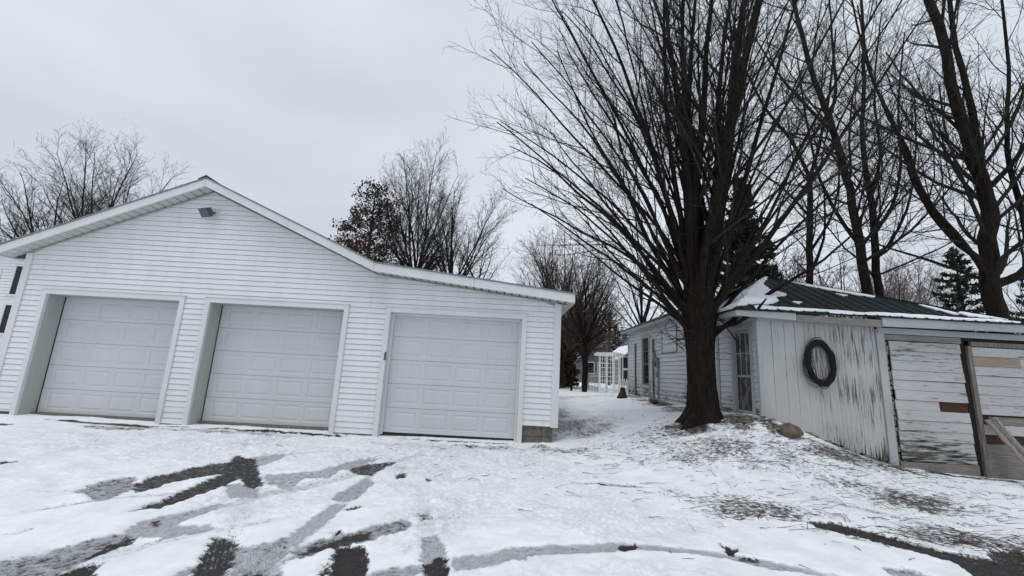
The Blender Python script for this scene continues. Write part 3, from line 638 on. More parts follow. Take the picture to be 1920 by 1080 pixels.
# ================================================================== OLD SHED
SY = 8.03; SX = 4.80
shed = thing('old_shed', 'weathered white shed with peeling boards and a green metal roof', 'shed', (7, 8.2, .1))
rs = random.Random(3)
# vertical board wall
mb = MB(); x = 4.80
def botz(x): return np.interp(x, [4.7, 5.2, 6.0, 6.6, 7.1], [.80, .66, .38, .2, .08])
while x < 6.98:
    wdt = rs.choice([.07, .085, .1, .12]); x1 = min(x+wdt, 7.0); o = rs.uniform(-.002, .002); z0 = botz(x)+rs.uniform(-.02, .03); z0b = z0+botz(x1)-botz(x); lean = rs.uniform(-.004, .004)
    mb.hexa([(x+.0008, SY+o, z0), (x1-.0008, SY+o, z0b), (x1-.003, SY+.022+o, z0b), (x+.003, SY+.022+o, z0)], [(x+.003+lean, SY+o, 2.66), (x1-.003+lean, SY+o, 2.66), (x1-.003, SY+.022+o, 2.66), (x+.003, SY+.022+o, 2.66)])
    x = x1
bw = mb.build('board_wall', M['boards'], shed)
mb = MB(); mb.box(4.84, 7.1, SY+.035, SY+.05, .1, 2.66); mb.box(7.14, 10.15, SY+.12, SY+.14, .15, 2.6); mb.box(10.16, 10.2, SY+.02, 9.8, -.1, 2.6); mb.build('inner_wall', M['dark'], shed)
# corner post of doorway
mb = MB(); mb.box(7.005, 7.15, SY-.028, SY+.03, .06, 2.53); mb.build('post', M['oldtrimv'], shed)
mb = MB(); mb.box(7.152, 7.162, SY-.015, SY+.03, .1, 2.5)
for k in range(26):
    z = .12+k*.092; mb.box(7.155, 7.155+rs.uniform(.02, .05), SY-.02+rs.uniform(-.004, .004), SY+.03, z, z+rs.uniform(.05, .09))
mb.build('door_post_edge', M['bareboardv'], shed)
mb = MB(); mb.box(4.72, 4.80, SY-.012, SY+.06, .8, 2.66); mb.build('corner_board', M['oldtrimv'], shed)
# clapboard side wall, facing the passage
sw = MB()
W1 = (8.29, 9.09, .74, 2.53); W2 = (14.36, 15.24, 1.10, 2.84)
def s3(u, d, z): return (SX-.012-d, u, z)
siding(sw, s3, .70, 2.86, .118, .016, lambda z: (SY+.07, 9.62), [W1], .003, rg=rs, slot=.006)
cw = sw.build('clapboard_wall', M['sidewall'], shed)
sw = MB()
siding(sw, s3, .68, 3.06, .122, .02, lambda z: (9.74, 16.9), [W2, (12.0, 13.25, 2.15, 2.9)], .004, rg=rs, slot=.006)
siding(sw, lambda u, d, z: (SX-.0-d, u, z), 2.15, 2.9, .25, .008, lambda z: (12.0, 13.25), [], .001, rg=rs)
sw.build('clapboard_wall', M['sidewall'], shed)
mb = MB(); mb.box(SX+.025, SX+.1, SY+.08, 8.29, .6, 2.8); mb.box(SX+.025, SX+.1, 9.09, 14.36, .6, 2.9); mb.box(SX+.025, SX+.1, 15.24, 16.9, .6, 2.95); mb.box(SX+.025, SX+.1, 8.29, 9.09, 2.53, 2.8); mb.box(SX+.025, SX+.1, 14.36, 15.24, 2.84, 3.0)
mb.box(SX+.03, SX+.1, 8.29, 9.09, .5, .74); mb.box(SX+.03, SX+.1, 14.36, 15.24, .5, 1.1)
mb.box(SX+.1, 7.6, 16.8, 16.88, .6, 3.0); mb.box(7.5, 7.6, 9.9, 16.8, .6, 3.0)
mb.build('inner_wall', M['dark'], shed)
for y, m_, w_ in ((9.64, 'oldtrimv', .1), (16.9, 'oldtrimv', .12)):
    mb = MB(); mb.box(SX-.032, SX+.02, y, y+w_, .66, 2.97 if y > 10 else 2.85); mb.build('corner_board', M[m_], shed)
mb = MB(); mb.box(SX-.006, SX+.01, 9.745, 9.775, .66, 2.97); mb.build('dark_joint', M['bareboardv'], shed)
for y, z1 in ((15.93, 2.62), (13.98, 2.66)):
    mb = MB(); mb.box(SX-.075, SX-.02, y, y+.07, .72, z1); mb.build('wall_strip', M['oldtrimv'], shed)
    mb = MB(); mb.box(SX-.08, SX-.021, y-.05, y-.002, .72, z1); mb.build('wall_strip', M['bareboardv'], shed)
# foundation
mb = MB()
def stone_row(f, n):
    for k in range(n):
        a = k/n; b_ = (k+1)/n; yield a, b_
for a, b_ in stone_row(0, 14):
    x0 = 4.82+a*2.35; x1 = 4.82+b_*2.35; z = botz((x0+x1)/2)+rs.uniform(.0, .05); o = rs.uniform(-.03, .02)
    mb.hexa([(x0+.01, SY-.0+o, -.35), (x1-.01, SY+o, -.35), (x1-.01, SY+.2, -.35), (x0+.01, SY+.2, -.35)], [(x0+.02, SY+.01+o, z), (x1-.02, SY+.012+o, z+rs.uniform(-.03, .03)), (x1-.02, SY+.2, z), (x0+.02, SY+.2, z)])
mb.box(7.0, 7.22, SY-.05, SY+.2, -.3, .07)
mb.build('foundation', M['foundation'], shed); mb = MB(); mb.box(7.23, 10.2, SY+.05, SY+.2, -.5, -.08); mb.box(7.21, 7.24, SY+.05, SY+.2, -.5, -.05)
mb.build('foundation', M['foundation'], shed); mb = MB(); mb.box(SX+.01, SX+.15, SY+.05, 16.9, .2, .69)
mb.build('foundation', M['foundation'], shed)
# window parts
def old_window(y0, y1, z0, z1, dark, torn=True):
    mb = MB(); e = .085; x0 = SX-.045; x1 = SX+.03
    mb.box(x0, x1, y0, y0+e, z0, z1); mb.box(x0, x1, y1-e, y1, z0, z1); mb.box(x0-.002, x1, y0+e+.001, y1-e-.001, z1-e, z1); mb.box(x0-.03, x1, y0-.03, y1+.03, z0-.05, z0+.05)
    win = mb.build('window', M['oldtrimv'], shed)
    a, b_, c, d_ = y0+e+.01, y1-e-.01, z0+.06, z1-e-.01; s = .035; xm = SX+.0; zm = (c+d_)/2-.06*(d_-c)
    mb = MB()
    mb.box(xm, xm+.03, a, a+s, c, d_); mb.box(xm, xm+.03, b_-s, b_, c, d_); mb.box(xm+.001, xm+.03, a+s+.001, b_-s-.001, c, c+s*1.4); mb.box(xm+.001, xm+.03, a+s+.001, b_-s-.001, d_-s, d_); mb.box(xm-.002, xm+.032, a+s+.001, b_-s-.001, zm-.02, zm+.02)
    for f in (1/3, 2/3): yy = a+(b_-a)*f; mb.box(xm+.004, xm+.024, yy-.009, yy+.009, zm+.021, d_-s-.001)
    mb.box(xm+.003, xm+.025, a+s+.001, b_-s-.001, (zm+d_)/2-.01, (zm+d_)/2+.01)
    mb.build('sash', M['oldtrimv'] if torn else M['bareboardv'], win)
    mb = MB(); mb.box(xm+.012, xm+.015, a+s, b_-s, c+s, d_-s); mb.build('pane', M['glass'] , win)
    if torn:
        mb = MB(); pts = [(a+.06, c+.1), (b_-.08, c+.06), (b_-.12, zm-.12), (a+.18, zm-.04)]
        mb.prism([(xm+.0085, y, z) for y, z in pts], (.002, 0, 0)); mb.build('paper_patch', M['curtain'], win); mb = MB(); pts = [(a+.1, zm+.3), (b_-.1, zm+.35), (b_-.06, d_-.08), (a+.06, d_-.06)]
        mb.prism([(xm+.0085, y, z) for y, z in pts], (.002, 0, 0)); mb.build('paper_patch', M['curtain'], win)
    return win
old_window(*W1, True); tag(old_window(*W2, False, False), 'narrow far window with dark panes')
# meter box, conduits
mb = MB(); mb.box(SX-.13, SX-.022, 13.45, 13.68, 1.72, 2.0); mb.tube([(SX-.07, 13.565, 2.0), (SX-.07, 13.565, 2.04)], .05, 10)
mt = mb.build('meter_box', M['roofgrey'], shed)
mb = MB(); mb.tube([(SX-.16, 13.565, 1.84), (SX-.13, 13.565, 1.84)], .085, 14); mb.build('meter_dial', M['housewall'], mt)
mb = MB(); mb.tube([(SX-.06, 13.5, .7), (SX-.06, 13.5, 1.72)], .02, 8); mb.tube([(SX-.06, 13.8, 1.75), (SX-.06, 13.8, 2.3)], .022, 8); mb.box(SX-.12, SX-.03, 13.5, 13.58, 1.42, 1.6); mb.box(SX-.12, SX-.03, 13.75, 13.85, 2.0, 2.2); mb.build('conduit', M['roofgrey'], mt)
mb = MB(); mb.box(SX-.14, SX-.021, 10.0, 10.14, 2.18, 2.25); mb.build('wall_fixture', M['darkmetal'], shed)
mb = MB(); mb.box(SX-.05, SX-.024, 12.0, 12.03, 2.14, 2.95); mb.box(SX-.05, SX-.024, 12.03, 13.2, 2.14, 2.165); mb.build('shutter_track', M['bareboardv'], shed)
# front fascia and friezes
mb = MB()
mb.hexa([(4.22, 7.80, 2.62), (5.35, 7.80, 2.585), (5.35, 7.84, 2.585), (4.22, 7.84, 2.62)], [(4.22, 7.80, 2.735), (5.35, 7.80, 2.72), (5.35, 7.84, 2.72), (4.22, 7.84, 2.735)])
mb.box(4.22, 4.26, 7.845, 9.3, 2.62, 2.74); mb.hexa([(4.72, SY-.04, 2.57), (7.0, SY-.04, 2.57), (7.0, SY-.013, 2.57), (4.72, SY-.013, 2.57)], [(4.72, SY-.04, 2.66), (7.0, SY-.04, 2.66), (7.0, SY-.013, 2.66), (4.72, SY-.013, 2.66)])
mb.build('fascia', M['oldtrim'], shed)
mb = MB(); mb.hexa([(5.36, 7.80, 2.57), (6.95, 7.80, 2.54), (6.95, 7.84, 2.54), (5.36, 7.84, 2.57)], [(5.36, 7.80, 2.69), (6.95, 7.80, 2.68), (6.95, 7.84, 2.68), (5.36, 7.84, 2.69)]); tag(mb.build('fascia', M['bareboard'], shed), 'bare grey sagging eave board')
mb = MB(); mb.hexa([(6.97, 7.80, 2.56), (10.2, 7.80, 2.585), (10.2, 7.84, 2.585), (6.97, 7.84, 2.56)], [(6.97, 7.80, 2.725), (10.2, 7.80, 2.75), (10.2, 7.84, 2.75), (6.97, 7.84, 2.725)])
mb.box(7.02, 10.2, SY-.05, SY-.02, 2.45, 2.56); mb.build('fascia', M['oldtrim'], shed)
mb = MB(); mb.hexa([(4.26, 7.845, 2.64), (10.2, 7.845, 2.6), (10.2, SY+.0, 2.6), (4.26, SY+.0, 2.64)], [(4.26, 7.845, 2.655), (10.2, 7.845, 2.615), (10.2, SY+.0, 2.615), (4.26, SY+.0, 2.655)]); mb.build('eave_soffit', M['oldtrim'], shed)
mb = MB(); mb.box(4.265, SX-.022, 8.04, 9.6, 2.70, 2.715); mb.box(4.52, SX-.022, 9.7, 17.1, 3.05, 3.065); mb.build('eave_soffit', M['oldtrimv'], shed)
# door 1: horizontal planks
def plank_door(x0, x1, z0, z1, slots, mat, name='barn_door', yy=SY, jagl=.0, jagr=.02):
    mb = MB(); n = 12; H = (z1-z0)/n
    for k in range(n):
        a = z0+k*H; b_ = a+H-.006; xa = x0+rs.uniform(0, jagl); xb = x1-rs.uniform(0, jagr); o = rs.uniform(-.006, .006); sk = rs.uniform(-.006, .006)
        segs = [(xa, xb)]
        for sx0, sx1, row in slots:
            if row == k: segs = [s for s in ((xa, sx0), (sx1, xb)) if s[1]-s[0] > .03]
        for p, q in segs:
            mb.hexa([(p, yy-.012+o, a), (q, yy-.012+o, a+sk), (q, yy+.012+o, a+sk), (p, yy+.012+o, a)], [(p, yy-.004+o, b_), (q, yy-.004+o, b_+sk), (q, yy+.02+o, b_+sk), (p, yy+.02+o, b_)])
    return mb.build(name, mat, shed)
d1 = plank_door(7.235, 8.60, .145, 2.325, [(8.05, 8.7, 5)], M['planks'], jagl=.02)
mb = MB(); mb.box(7.19, 8.615, SY-.018, SY+.02, -.05, .137); mb.build('door_rail', M['bareboard'], d1); mb = MB(); mb.box(7.17, 8.62, SY-.02, SY+.02, 2.335, 2.44); mb.build('door_rail', M['bareboard'], d1)
mb = MB(); mb.box(7.9, 8.62, SY+.03, SY+.05, .99, 1.26); mb.build('exposed_board', M['rust'], d1)
d2 = plank_door(8.80, 10.05, .155, 2.29, [(8.7, 9.69, 10), (8.78, 10.2, 4), (8.78, 10.2, 2), (8.78, 10.2, 1), (8.78, 10.2, 0)], M['planks'])
tag(d2, 'right hand plank door with missing and replaced boards')
mb = MB(); mb.box(8.72, 8.80, SY-.03, SY+.02, -.1, 2.30); mb.build('door_stile', M['bareboardv'], d2); mb = MB(); mb.box(8.801, 10.1, SY-.026, SY+.02, 2.30, 2.385); mb.build('door_stile', M['bareboardv'], d2)
H2 = (2.29-.155)/12
mb = MB(); mb.box(8.805, 9.70, SY-.016, SY+.01, .155+10*H2, .155+11*H2-.008); mb.build('replacement_board', M['tan'], d2)
for q in ((.80, 1.12), (.35, .70)): mb = MB(); mb.box(8.805, 10.05, SY+.035, SY+.055, *q); mb.build('exposed_board', M['rust'], d2)
for q in ((8.96, 10.05, SY+.012, SY+.03, .87, 1.01), (8.81, 10.05, SY-.01, SY+.012, -.06, .28), (8.81, 10.05, SY+.013, SY+.03, .28, .52)): mb = MB(); mb.box(*q); mb.build('door_rail', M['bareboard'], d2)
mb = MB(); mb.box(8.625, 8.715, SY+.02, SY+.06, -.1, 2.44); mb.box(8.62, 10.1, SY+.0, SY+.02, 2.39, 2.45); mb.build('door_gap_shade', M['dark'], shed)  # near-black strips stand for the shade in the gaps round the doors
# roof: hip front with ribs
T = .5592; EZ, EYy = 2.75, 7.78
LC = (4.2, 7.78, 2.75); RC = (9.78, 7.78, 2.75); AP = (6.12, 9.86, 2.75+T*2.08)
def rfz(y): return EZ+T*(y-EYy)
mb = MB(); th = Vector((0, 0, -.03))
mb.prism([LC, RC, AP], th); mb.prism([LC, AP, (4.2, 9.86, 2.75)], th); mb.prism([AP, RC, (9.78, 9.9, 2.75)], th)
rf = mb.build('roof', M['greenroof'], shed)
mb = MB()
x = 4.35
while x < 9.7:
    yt = 7.78+(x-4.2)*(2.08/1.92) if x < AP[0] else 9.86-(x-AP[0])*(2.08/(9.78-AP[0]))
    if yt > 7.83:
        mb.beam((x, 7.77, rfz(7.77)+.004), (x, yt, rfz(yt)+.004), .03, .016)
    x += .23
mb.beam((4.2, 7.78, 2.755), AP, .06, .015); mb.beam(AP, RC, .1, .03)
mb.build('roof_rib', M['greenroof'], rf)
mb = MB(); RR = (6.12, 3.90)
mb.prism([(4.48, 9.2, 3.18), (4.48, 17.15, 3.18), (RR[0], 17.15, RR[1]), (RR[0], 9.75, RR[1])], (0, 0, -.03)); mb.prism([(RR[0], 9.85, RR[1]), (RR[0], 17.15, RR[1]), (7.75, 17.15, 3.18), (7.75, 9.85, 3.18)], (0, 0, -.03))
mb.build('roof', M['greenroof'], shed)
mb = MB(); mb.box(4.5, 4.53, 9.3, 17.12, 3.06, 3.16); mb.prism([(4.53, 17.1, 3.02), (4.53, 17.1, 3.16), (RR[0], 17.1, RR[1]-.04), (7.6, 17.1, 3.14), (7.6, 17.1, 3.0)], (0, -.03, 0)); mb.box(SX-.0, 7.5, 16.89, 16.92, .68, 3.1); mb.build('fascia', M['oldtrim'], shed)
mb = MB(); mb.prism([(4.53, 16.9, 3.0), (4.53, 17.09, 3.0), (4.53, 17.09, 2.76), (4.53, 17.0, 2.76)], (.2, 0, 0)); mb.build('gutter_end', M['roofgrey'], shed)
# snow left on the roof
SN = [[(6.08,9.78),(5.62,9.22),(5.55,8.88),(5.75,8.62),(5.34,8.46),(5.3,8.23),(5.05,8.06),(4.6,8.02),(4.33,7.86),(4.25,7.82),(5.1,8.8)],
 [(6.45,9.62),(6.9,9.35),(7.4,9.08),(7.82,8.84),(7.7,8.8),(7.4,8.92),(7.01,9.14),(6.71,9.35)],
 [(5.12,8.0),(5.64,7.99),(6.23,7.98),(6.61,7.89),(7.06,8.0),(7.84,7.96),(8.65,7.9),(9.2,7.92),(9.6,7.81),(8.25,7.78),(7.44,7.79),(6.91,7.83),(6.41,7.77),(5.99,7.8),(5.95,7.87),(5.4,7.82),(5.03,7.86)],
 [(8.35,8.48),(8.45,8.44),(8.74,8.05),(8.62,8.04),(8.45,8.25)],[(8.9,8.18),(9.2,8.03),(9.45,7.9),(8.8,7.99),(8.75,8.12)],[(5.62,8.26),(5.77,8.24),(5.66,8.15)],[(7.0,8.9),(7.16,8.8),(7.08,8.77)],[(4.6,7.9),(4.75,7.95),(5.1,7.9),(5.0,7.8),(4.6,7.8)]]
for i, poly in enumerate(SN):
    if i == 2: poly = [(a, 7.77+(b_-7.77)*.62) for a, b_ in poly]
    pts = []; n = len(poly)
    for k in range(n):
        p = np.array(poly[k]); q = np.array(poly[(k+1) % n]); c = int(max(1, np.hypot(*(q-p))/.08))
        for j in range(c):
            z = p+(q-p)*j/c; pts.append(z+np.array([rs.uniform(-.025, .025), rs.uniform(-.012, .012)]))
    mb = MB(); nn = len(pts)
    lo = [(p[0], p[1], rfz(p[1])+.002) for p in pts]; hi = [(p[0], p[1], rfz(p[1])+(.045 if i == 0 else .026)) for p in pts]
    mb.add(lo+hi, [tuple(range(nn, 2*nn))]+[(k, (k+1) % nn, nn+(k+1) % nn, nn+k) for k in range(nn)])
    mb.build('snow_patch', M['snowroof'], rf)
mb = MB(); mb.prism([(4.21, 7.80, 2.76), (6.08, 9.83, 3.892), (4.21, 9.83, 2.76)], (0, 0, .04)); mb.build('snow_patch', M['snowroof'], rf)

# wreath of vines
wc = Vector((5.84, SY-.09, 1.83))
wr = thing('vine_wreath', 'dark oval wreath of coiled vines hung on the peeling board wall', 'wreath', tuple(wc))
mb = MB(); rw = random.Random(5)
for k in range(90):
    ph = rw.uniform(0, 6.28); a = .235+rw.gauss(0, .022); b_ = .385+rw.gauss(0, .026); cx = rw.gauss(.015, .012); cz = rw.gauss(0, .014); n = 40; tl = .1
    pts = []
    for j in range(n+1):
        q = ph+2*math.pi*j/n; wv = math.sin(q*5+k)*.006
        x = (a+wv)*math.cos(q); z = (b_+wv)*math.sin(q); pts.append(wc+Vector((x*math.cos(tl)+z*math.sin(tl)*-.6+cx, rw.uniform(-.01, .01)+math.sin(q*3+k)*.025+.02, z+cz)))
    mb.tube(pts, rw.uniform(.004, .008), 4, False)
mb.build('coil', M['wire'], wr, True)
mb = MB()
for k in range(9):
    a = .22+rw.uniform(-.03, .04); b_ = .3+rw.uniform(-.05, .05); cx = -.1-rw.uniform(-.05, .08); cz = -.1+rw.uniform(-.05, .05); n = 26; q0 = rw.uniform(1.6, 2.2); q1 = rw.uniform(4.8, 5.8)
    mb.tube([wc+Vector((a*math.cos(q)+cx, .01+rw.uniform(-.01, .01), b_*math.sin(q)+cz)) for q in [q0+(q1-q0)*j/n for j in range(n+1)]], .0032, 4, False)
for k in range(6):
    x0 = rw.uniform(-.1, .12); mb.tube([wc+Vector((x0+.1*math.sin(j/8*3+k)*.6, .02, .33-.62*j/8)) for j in range(9)], .0028, 4, False)
mb.build('loose_strand', M['wire'], wr, True)

# stone by the wall
def rock(name, label, cat, c, r, mat, seed, sub=3, flat=.75):
    rr = np.random.RandomState(seed)
    import bmesh
    bm = bmesh.new(); bmesh.ops.create_icosphere(bm, subdivisions=sub, radius=1)
    dirs = rr.randn(14, 3); dirs /= np.linalg.norm(dirs, axis=1)[:, None]; am = rr.uniform(.72, .95, 14)
    for v in bm.verts:
        p = np.array(v.co); dd = dirs@p
        k = min([1]+[am[i]/dd[i] for i in range(14) if dd[i] > am[i]]); p = p*k*(1+rr.uniform(-.015, .015))
        v.co = Vector(p*np.array(r)*np.array([1, 1, 1]))
    me = bpy.data.meshes.new(name); bm.to_mesh(me); bm.free(); me.materials.append(mat)
    o = bpy.data.objects.new(name, me); COL.objects.link(o); o.location = c; me.polygons.foreach_set('use_smooth', [True]*len(me.polygons))
    return tag(o, label, cat)
rock('field_stone', 'tan rounded stone at the foot of the peeling board wall', 'stone', (4.9, 7.5, gz(4.9, 7.5)+.08), (.2, .16, .14), M['stone'], 4)
# leaning planks
lp = thing('leaning_plank', 'long silvered plank leaning against the broken plank door', 'plank', (9.0, 7.4, -.1))
mb = MB(); mb.beam((8.86, SY-.05, .95), (8.86+.17, 7.2, -.28), .13, .03, (0, 0, 1)); mb.beam((8.98, SY-.06, 1.0), (8.98+.17, 7.22, -.28), .075, .035, (0, 0, 1)); mb.beam((8.925, SY-.07, .93), (8.925+.17, 7.19, -.28), .025, .06, (0, 0, 1)); mb.build('plank', M['silver'], lp)

# ================================================================== trees
def rvec(rg): 
    return Vector((rg.gauss(0, 1), rg.gauss(0, 1), rg.gauss(0, 1)))
def perp(d, rg):
    v = rvec(rg); v -= d*v.dot(d); return v.normalized()
def path(rg, p0, d, L, r0, r1, n, wig, trop, out=None, outk=0.):
    p = p0.copy(); d = d.normalized(); P = [p.copy()]; Q = [r0]; st = L/n
    for i in range(n):
        d = (d+rvec(rg)*wig+Vector((0, 0, trop))*(1./n)+(out*outk/n if out else Vector((0, 0, 0)))).normalized()
        p = p+d*st; P.append(p.copy()); Q.append(r0+(r1-r0)*((i+1)/n)**.85)
    return P, Q
def spawn(rg, P, Q, lvl, S, out, t0=.15, Lp=None):
    c = S[lvl]; n = len(P)-1
    L = sum((P[i+1]-P[i]).length for i in range(n)); cnt = max(c.get('min', 2), int(L*c['dens']*rg.uniform(.85, 1.15)))
    for k in range(cnt):
        tt = t0+(1-t0)*(k+rg.random())/cnt; f = tt*n; i = min(int(f), n-1); f -= i
        p = P[i].lerp(P[i+1], f); r = Q[i]+(Q[i+1]-Q[i])*f; d = (P[i+1]-P[i]).normalized()
        a = R(rg.gauss(c['ang'], c['ang']*.25)); dd = d*math.cos(a)+perp(d, rg)*math.sin(a)
        dd.z += c.get('lift', 0); l = max(c['lmin'], c['len']*L*(1-.55*tt)*rg.uniform(.6, 1.2)); l = min(l, c.get('lmax', 99))
        rr = max(min(r*c['rr'], r*.8), c['rmin']); pp, qq = path(rg, p, dd, l, rr, max(rr*.3, S['tip']), c['n'], c['wig'], c['trop'])
        out.setdefault(lvl, []).append((pp, qq))
        if lvl+1 < S['levels']: spawn(rg, pp, qq, lvl+1, S, out, .12)
def tubes(name, items, sides, mat, parent):
    """items: {key: [(P, Q)]}, sides: {key: n}"""
    Vs = []; Fs = []; base = 0; groups = {}
    for k, lst in items.items():
        for P, Q in lst: groups.setdefault((sides.get(k, 3), len(P)), []).append((P, Q))
    for (s, n), lst in groups.items():
        P = np.array([[tuple(v) for v in p] for p, _ in lst]); Q = np.array([q for _, q in lst])
        Tn = np.gradient(P, axis=1); Tn /= np.linalg.norm(Tn, axis=2, keepdims=True)+1e-9
        av = P[:, -1]-P[:, 0]; ref = np.where((np.abs(av[:, 2]) > .75*np.linalg.norm(av, axis=1))[:, None], np.array([[1., .13, 0]]), np.array([[.1, 0, 1.]]))[:, None, :]
        u = np.cross(Tn, ref); u /= np.linalg.norm(u, axis=2, keepdims=True)+1e-9; v = np.cross(Tn, u)
        an = np.arange(s)*2*math.pi/s
        V = P[:, :, None, :]+Q[:, :, None, None]*(u[:, :, None, :]*np.cos(an)[None, None, :, None]+v[:, :, None, :]*np.sin(an)[None, None, :, None])
        m_ = len(lst); I = (np.arange(m_*n*s).reshape(m_, n, s))+base
        a = I[:, :-1, :]; b_ = I[:, 1:, :]; f = np.stack([a, np.roll(a, -1, 2), np.roll(b_, -1, 2), b_], -1).reshape(-1, 4)
        Vs.append(V.reshape(-1, 3)); Fs.append(f); base += m_*n*s
    return npmesh(name, np.concatenate(Vs), np.concatenate(Fs), mat, parent)

def lathe_trunk(c, prof_, n=40, seed=0, ridge=.05, lean=(0, 0)):
    """prof: (z, r); buttressed foot and bark ridges as geometry"""
    rr = np.random.RandomState(seed); ph = rr.uniform(0, 6.28, 6); zz = [p[0] for p in prof_]; rads = [p[1] for p in prof_]
    zs = np.linspace(zz[0], zz[-1], 60); V = []
    for z in zs:
        r = np.interp(z, zz, rads); foot = max(0, 1-(z-zz[0])/.75)
        for j in range(n):
            a = 2*math.pi*j/n
            q = 1+ridge*math.sin(11*a+ph[0]+z*.9)*.6+ridge*math.sin(17*a+ph[1]-z*1.3)*.5+foot*foot*.75*max(0, math.sin(5*a+ph[2]))**1.5+.05*math.sin(3*a+ph[3]+z)
            q += rr.uniform(-.018, .018); f = (z-zz[0])
            V.append((c[0]+lean[0]*f+r*q*math.cos(a), c[1]+lean[1]*f+r*q*math.sin(a), z))
    m_ = len(zs); I = np.arange(m_*n).reshape(m_, n); a = I[:-1]; b_ = I[1:]
    F = np.stack([a, np.roll(a, -1, 1), np.roll(b_, -1, 1), b_], -1).reshape(-1, 4)
    return np.array(V), F

# ---- the big maple
rg_ = random.Random(21)
TX, TY = 3.90, 8.62; tz = .45
maple = thing('maple_tree', 'huge bare tree with many fanning limbs beside the old shed', 'tree', (TX, TY, tz))
V, F = lathe_trunk((TX, TY), [(.30, .50), (.62, .385), (.85, .305), (1.3, .265), (1.9, .262), (2.3, .285), (2.6, .33), (2.9, .32), (3.2, .28), (3.7, .21), (4.2, .10)], 56, 3, .05)
npmesh('trunk', V, F, M['bark'], maple)
S = {'levels': 3, 'tip': .0018,
     0: dict(dens=1.25, ang=29, len=.5, lmin=.8, lmax=3.8, rr=.5, rmin=.008, n=8, wig=.06, trop=.12),
     1: dict(dens=3.3, ang=36, len=.5, lmin=.4, lmax=1.6, rr=.42, rmin=.0042, n=4, wig=.07, trop=.10),
     2: dict(dens=9.0, ang=42, len=.5, lmin=.2, lmax=.6, rr=.6, rmin=.0026, n=3, wig=.1, trop=.10)}
limbs = []; ga = 2.399963
def limb(az, el, r, z0, off, bend, k=1., n=18, wig=.05):
    h = Vector((math.cos(az), math.sin(az), 0)); p = Vector((TX, TY, z0))+h*off; L = .5
    while ((off+L*math.cos(el))/5.0)**2+((z0+L*math.sin(el)-7.3)/6.2)**2 < 1 or L < 2.5: L += .1
    el0 = min(R(86), el+R(13)); d = h*math.cos(el0)+Vector((0, 0, 1))*math.sin(el0)
    return path(rg_, p, d, L*k*rg_.uniform(.92, 1.04), r*.88, .010, n, wig, .05, h, bend)
for k in range(7):
    az = k*2*math.pi/7+rg_.uniform(-.3, .3); limbs.append(limb(az, R(rg_.uniform(66, 84)), rg_.uniform(.095, .135), rg_.uniform(2.6, 3.1), rg_.uniform(.1, .22), .10))
for k in range(19):
    az = k*ga+rg_.uniform(-.2, .2); f = (k+.5)/19; el = R(31+44*f+rg_.uniform(-5, 5)); limbs.append(limb(az, el, rg_.uniform(.045, .075)+.03*f, 2.25+1.5*f+rg_.uniform(-.15, .15), .24, .26-.12*f))
for k in range(17):
    az = math.pi+rg_.uniform(-.5, .5); el = R(17+3.1*k+rg_.uniform(-2, 2)); limbs.append(limb(az, el, rg_.uniform(.03, .056), 2.3+.12*k, .26, .24, .93))
for k in range(5):
    az = rg_.uniform(-.4, .4); el = R(34+8*k); limbs.append(limb(az, el, rg_.uniform(.035, .055), 2.6+.15*k, .26, .18))
out = {'limb': limbs}
for P, Q in limbs: spawn(rg_, P, Q, 0, S, out, .14)
lim_ = {k: v for k, v in out.items() if k in ('limb',)}; 
tubes('limbs', lim_, {'limb': 9}, M['bark'], maple)
tubes('crown', {k: v for k, v in out.items() if k != 'limb'}, {0: 5, 1: 3, 2: 3}, M['twig'], maple)
print('maple branches', {k: len(v) for k, v in out.items()})
# curly shoots and broken stubs round the fork
ep = {0: []}
for k in range(90):
    az = rg_.uniform(0, 6.28); z = rg_.uniform(1.9, 4.6); rr = np.interp(z, [1.9, 2.6, 3.4, 4.6], [.3, .43, .45, .5]); h = Vector((math.cos(az), math.sin(az), 0))
    P, Q = path(rg_, Vector((TX, TY, z))+h*rr, h+Vector((0, 0, rg_.uniform(-.2, .8))), rg_.uniform(.3, 1.2), rg_.uniform(.006, .013), .003, 9, .33, .3); ep[0].append((P, Q))
tubes('shoots', ep, {0: 4}, M['barkfar'], maple)
st = {0: [([Vector(p) for p in q], r) for q, r in [
   ([(4.1, 8.35, 2.42), (4.35, 8.05, 2.5), (4.62, 7.85, 2.72), (4.75, 7.7, 2.95)], [.045, .04, .035, .012]),
   ([(4.25, 8.15, 2.46), (4.4, 8.0, 2.55), (4.55, 7.95, 2.72), (4.6, 7.9, 2.78)], [.03, .026, .02, .008]),
   ([(4.12, 8.25, 2.62), (4.2, 8.1, 2.4), (4.32, 8.0, 2.15), (4.38, 7.95, 1.98)], [.014, .012, .012, .006])]]}
tubes('broken_limb', st, {0: 6}, M['bark'], maple)

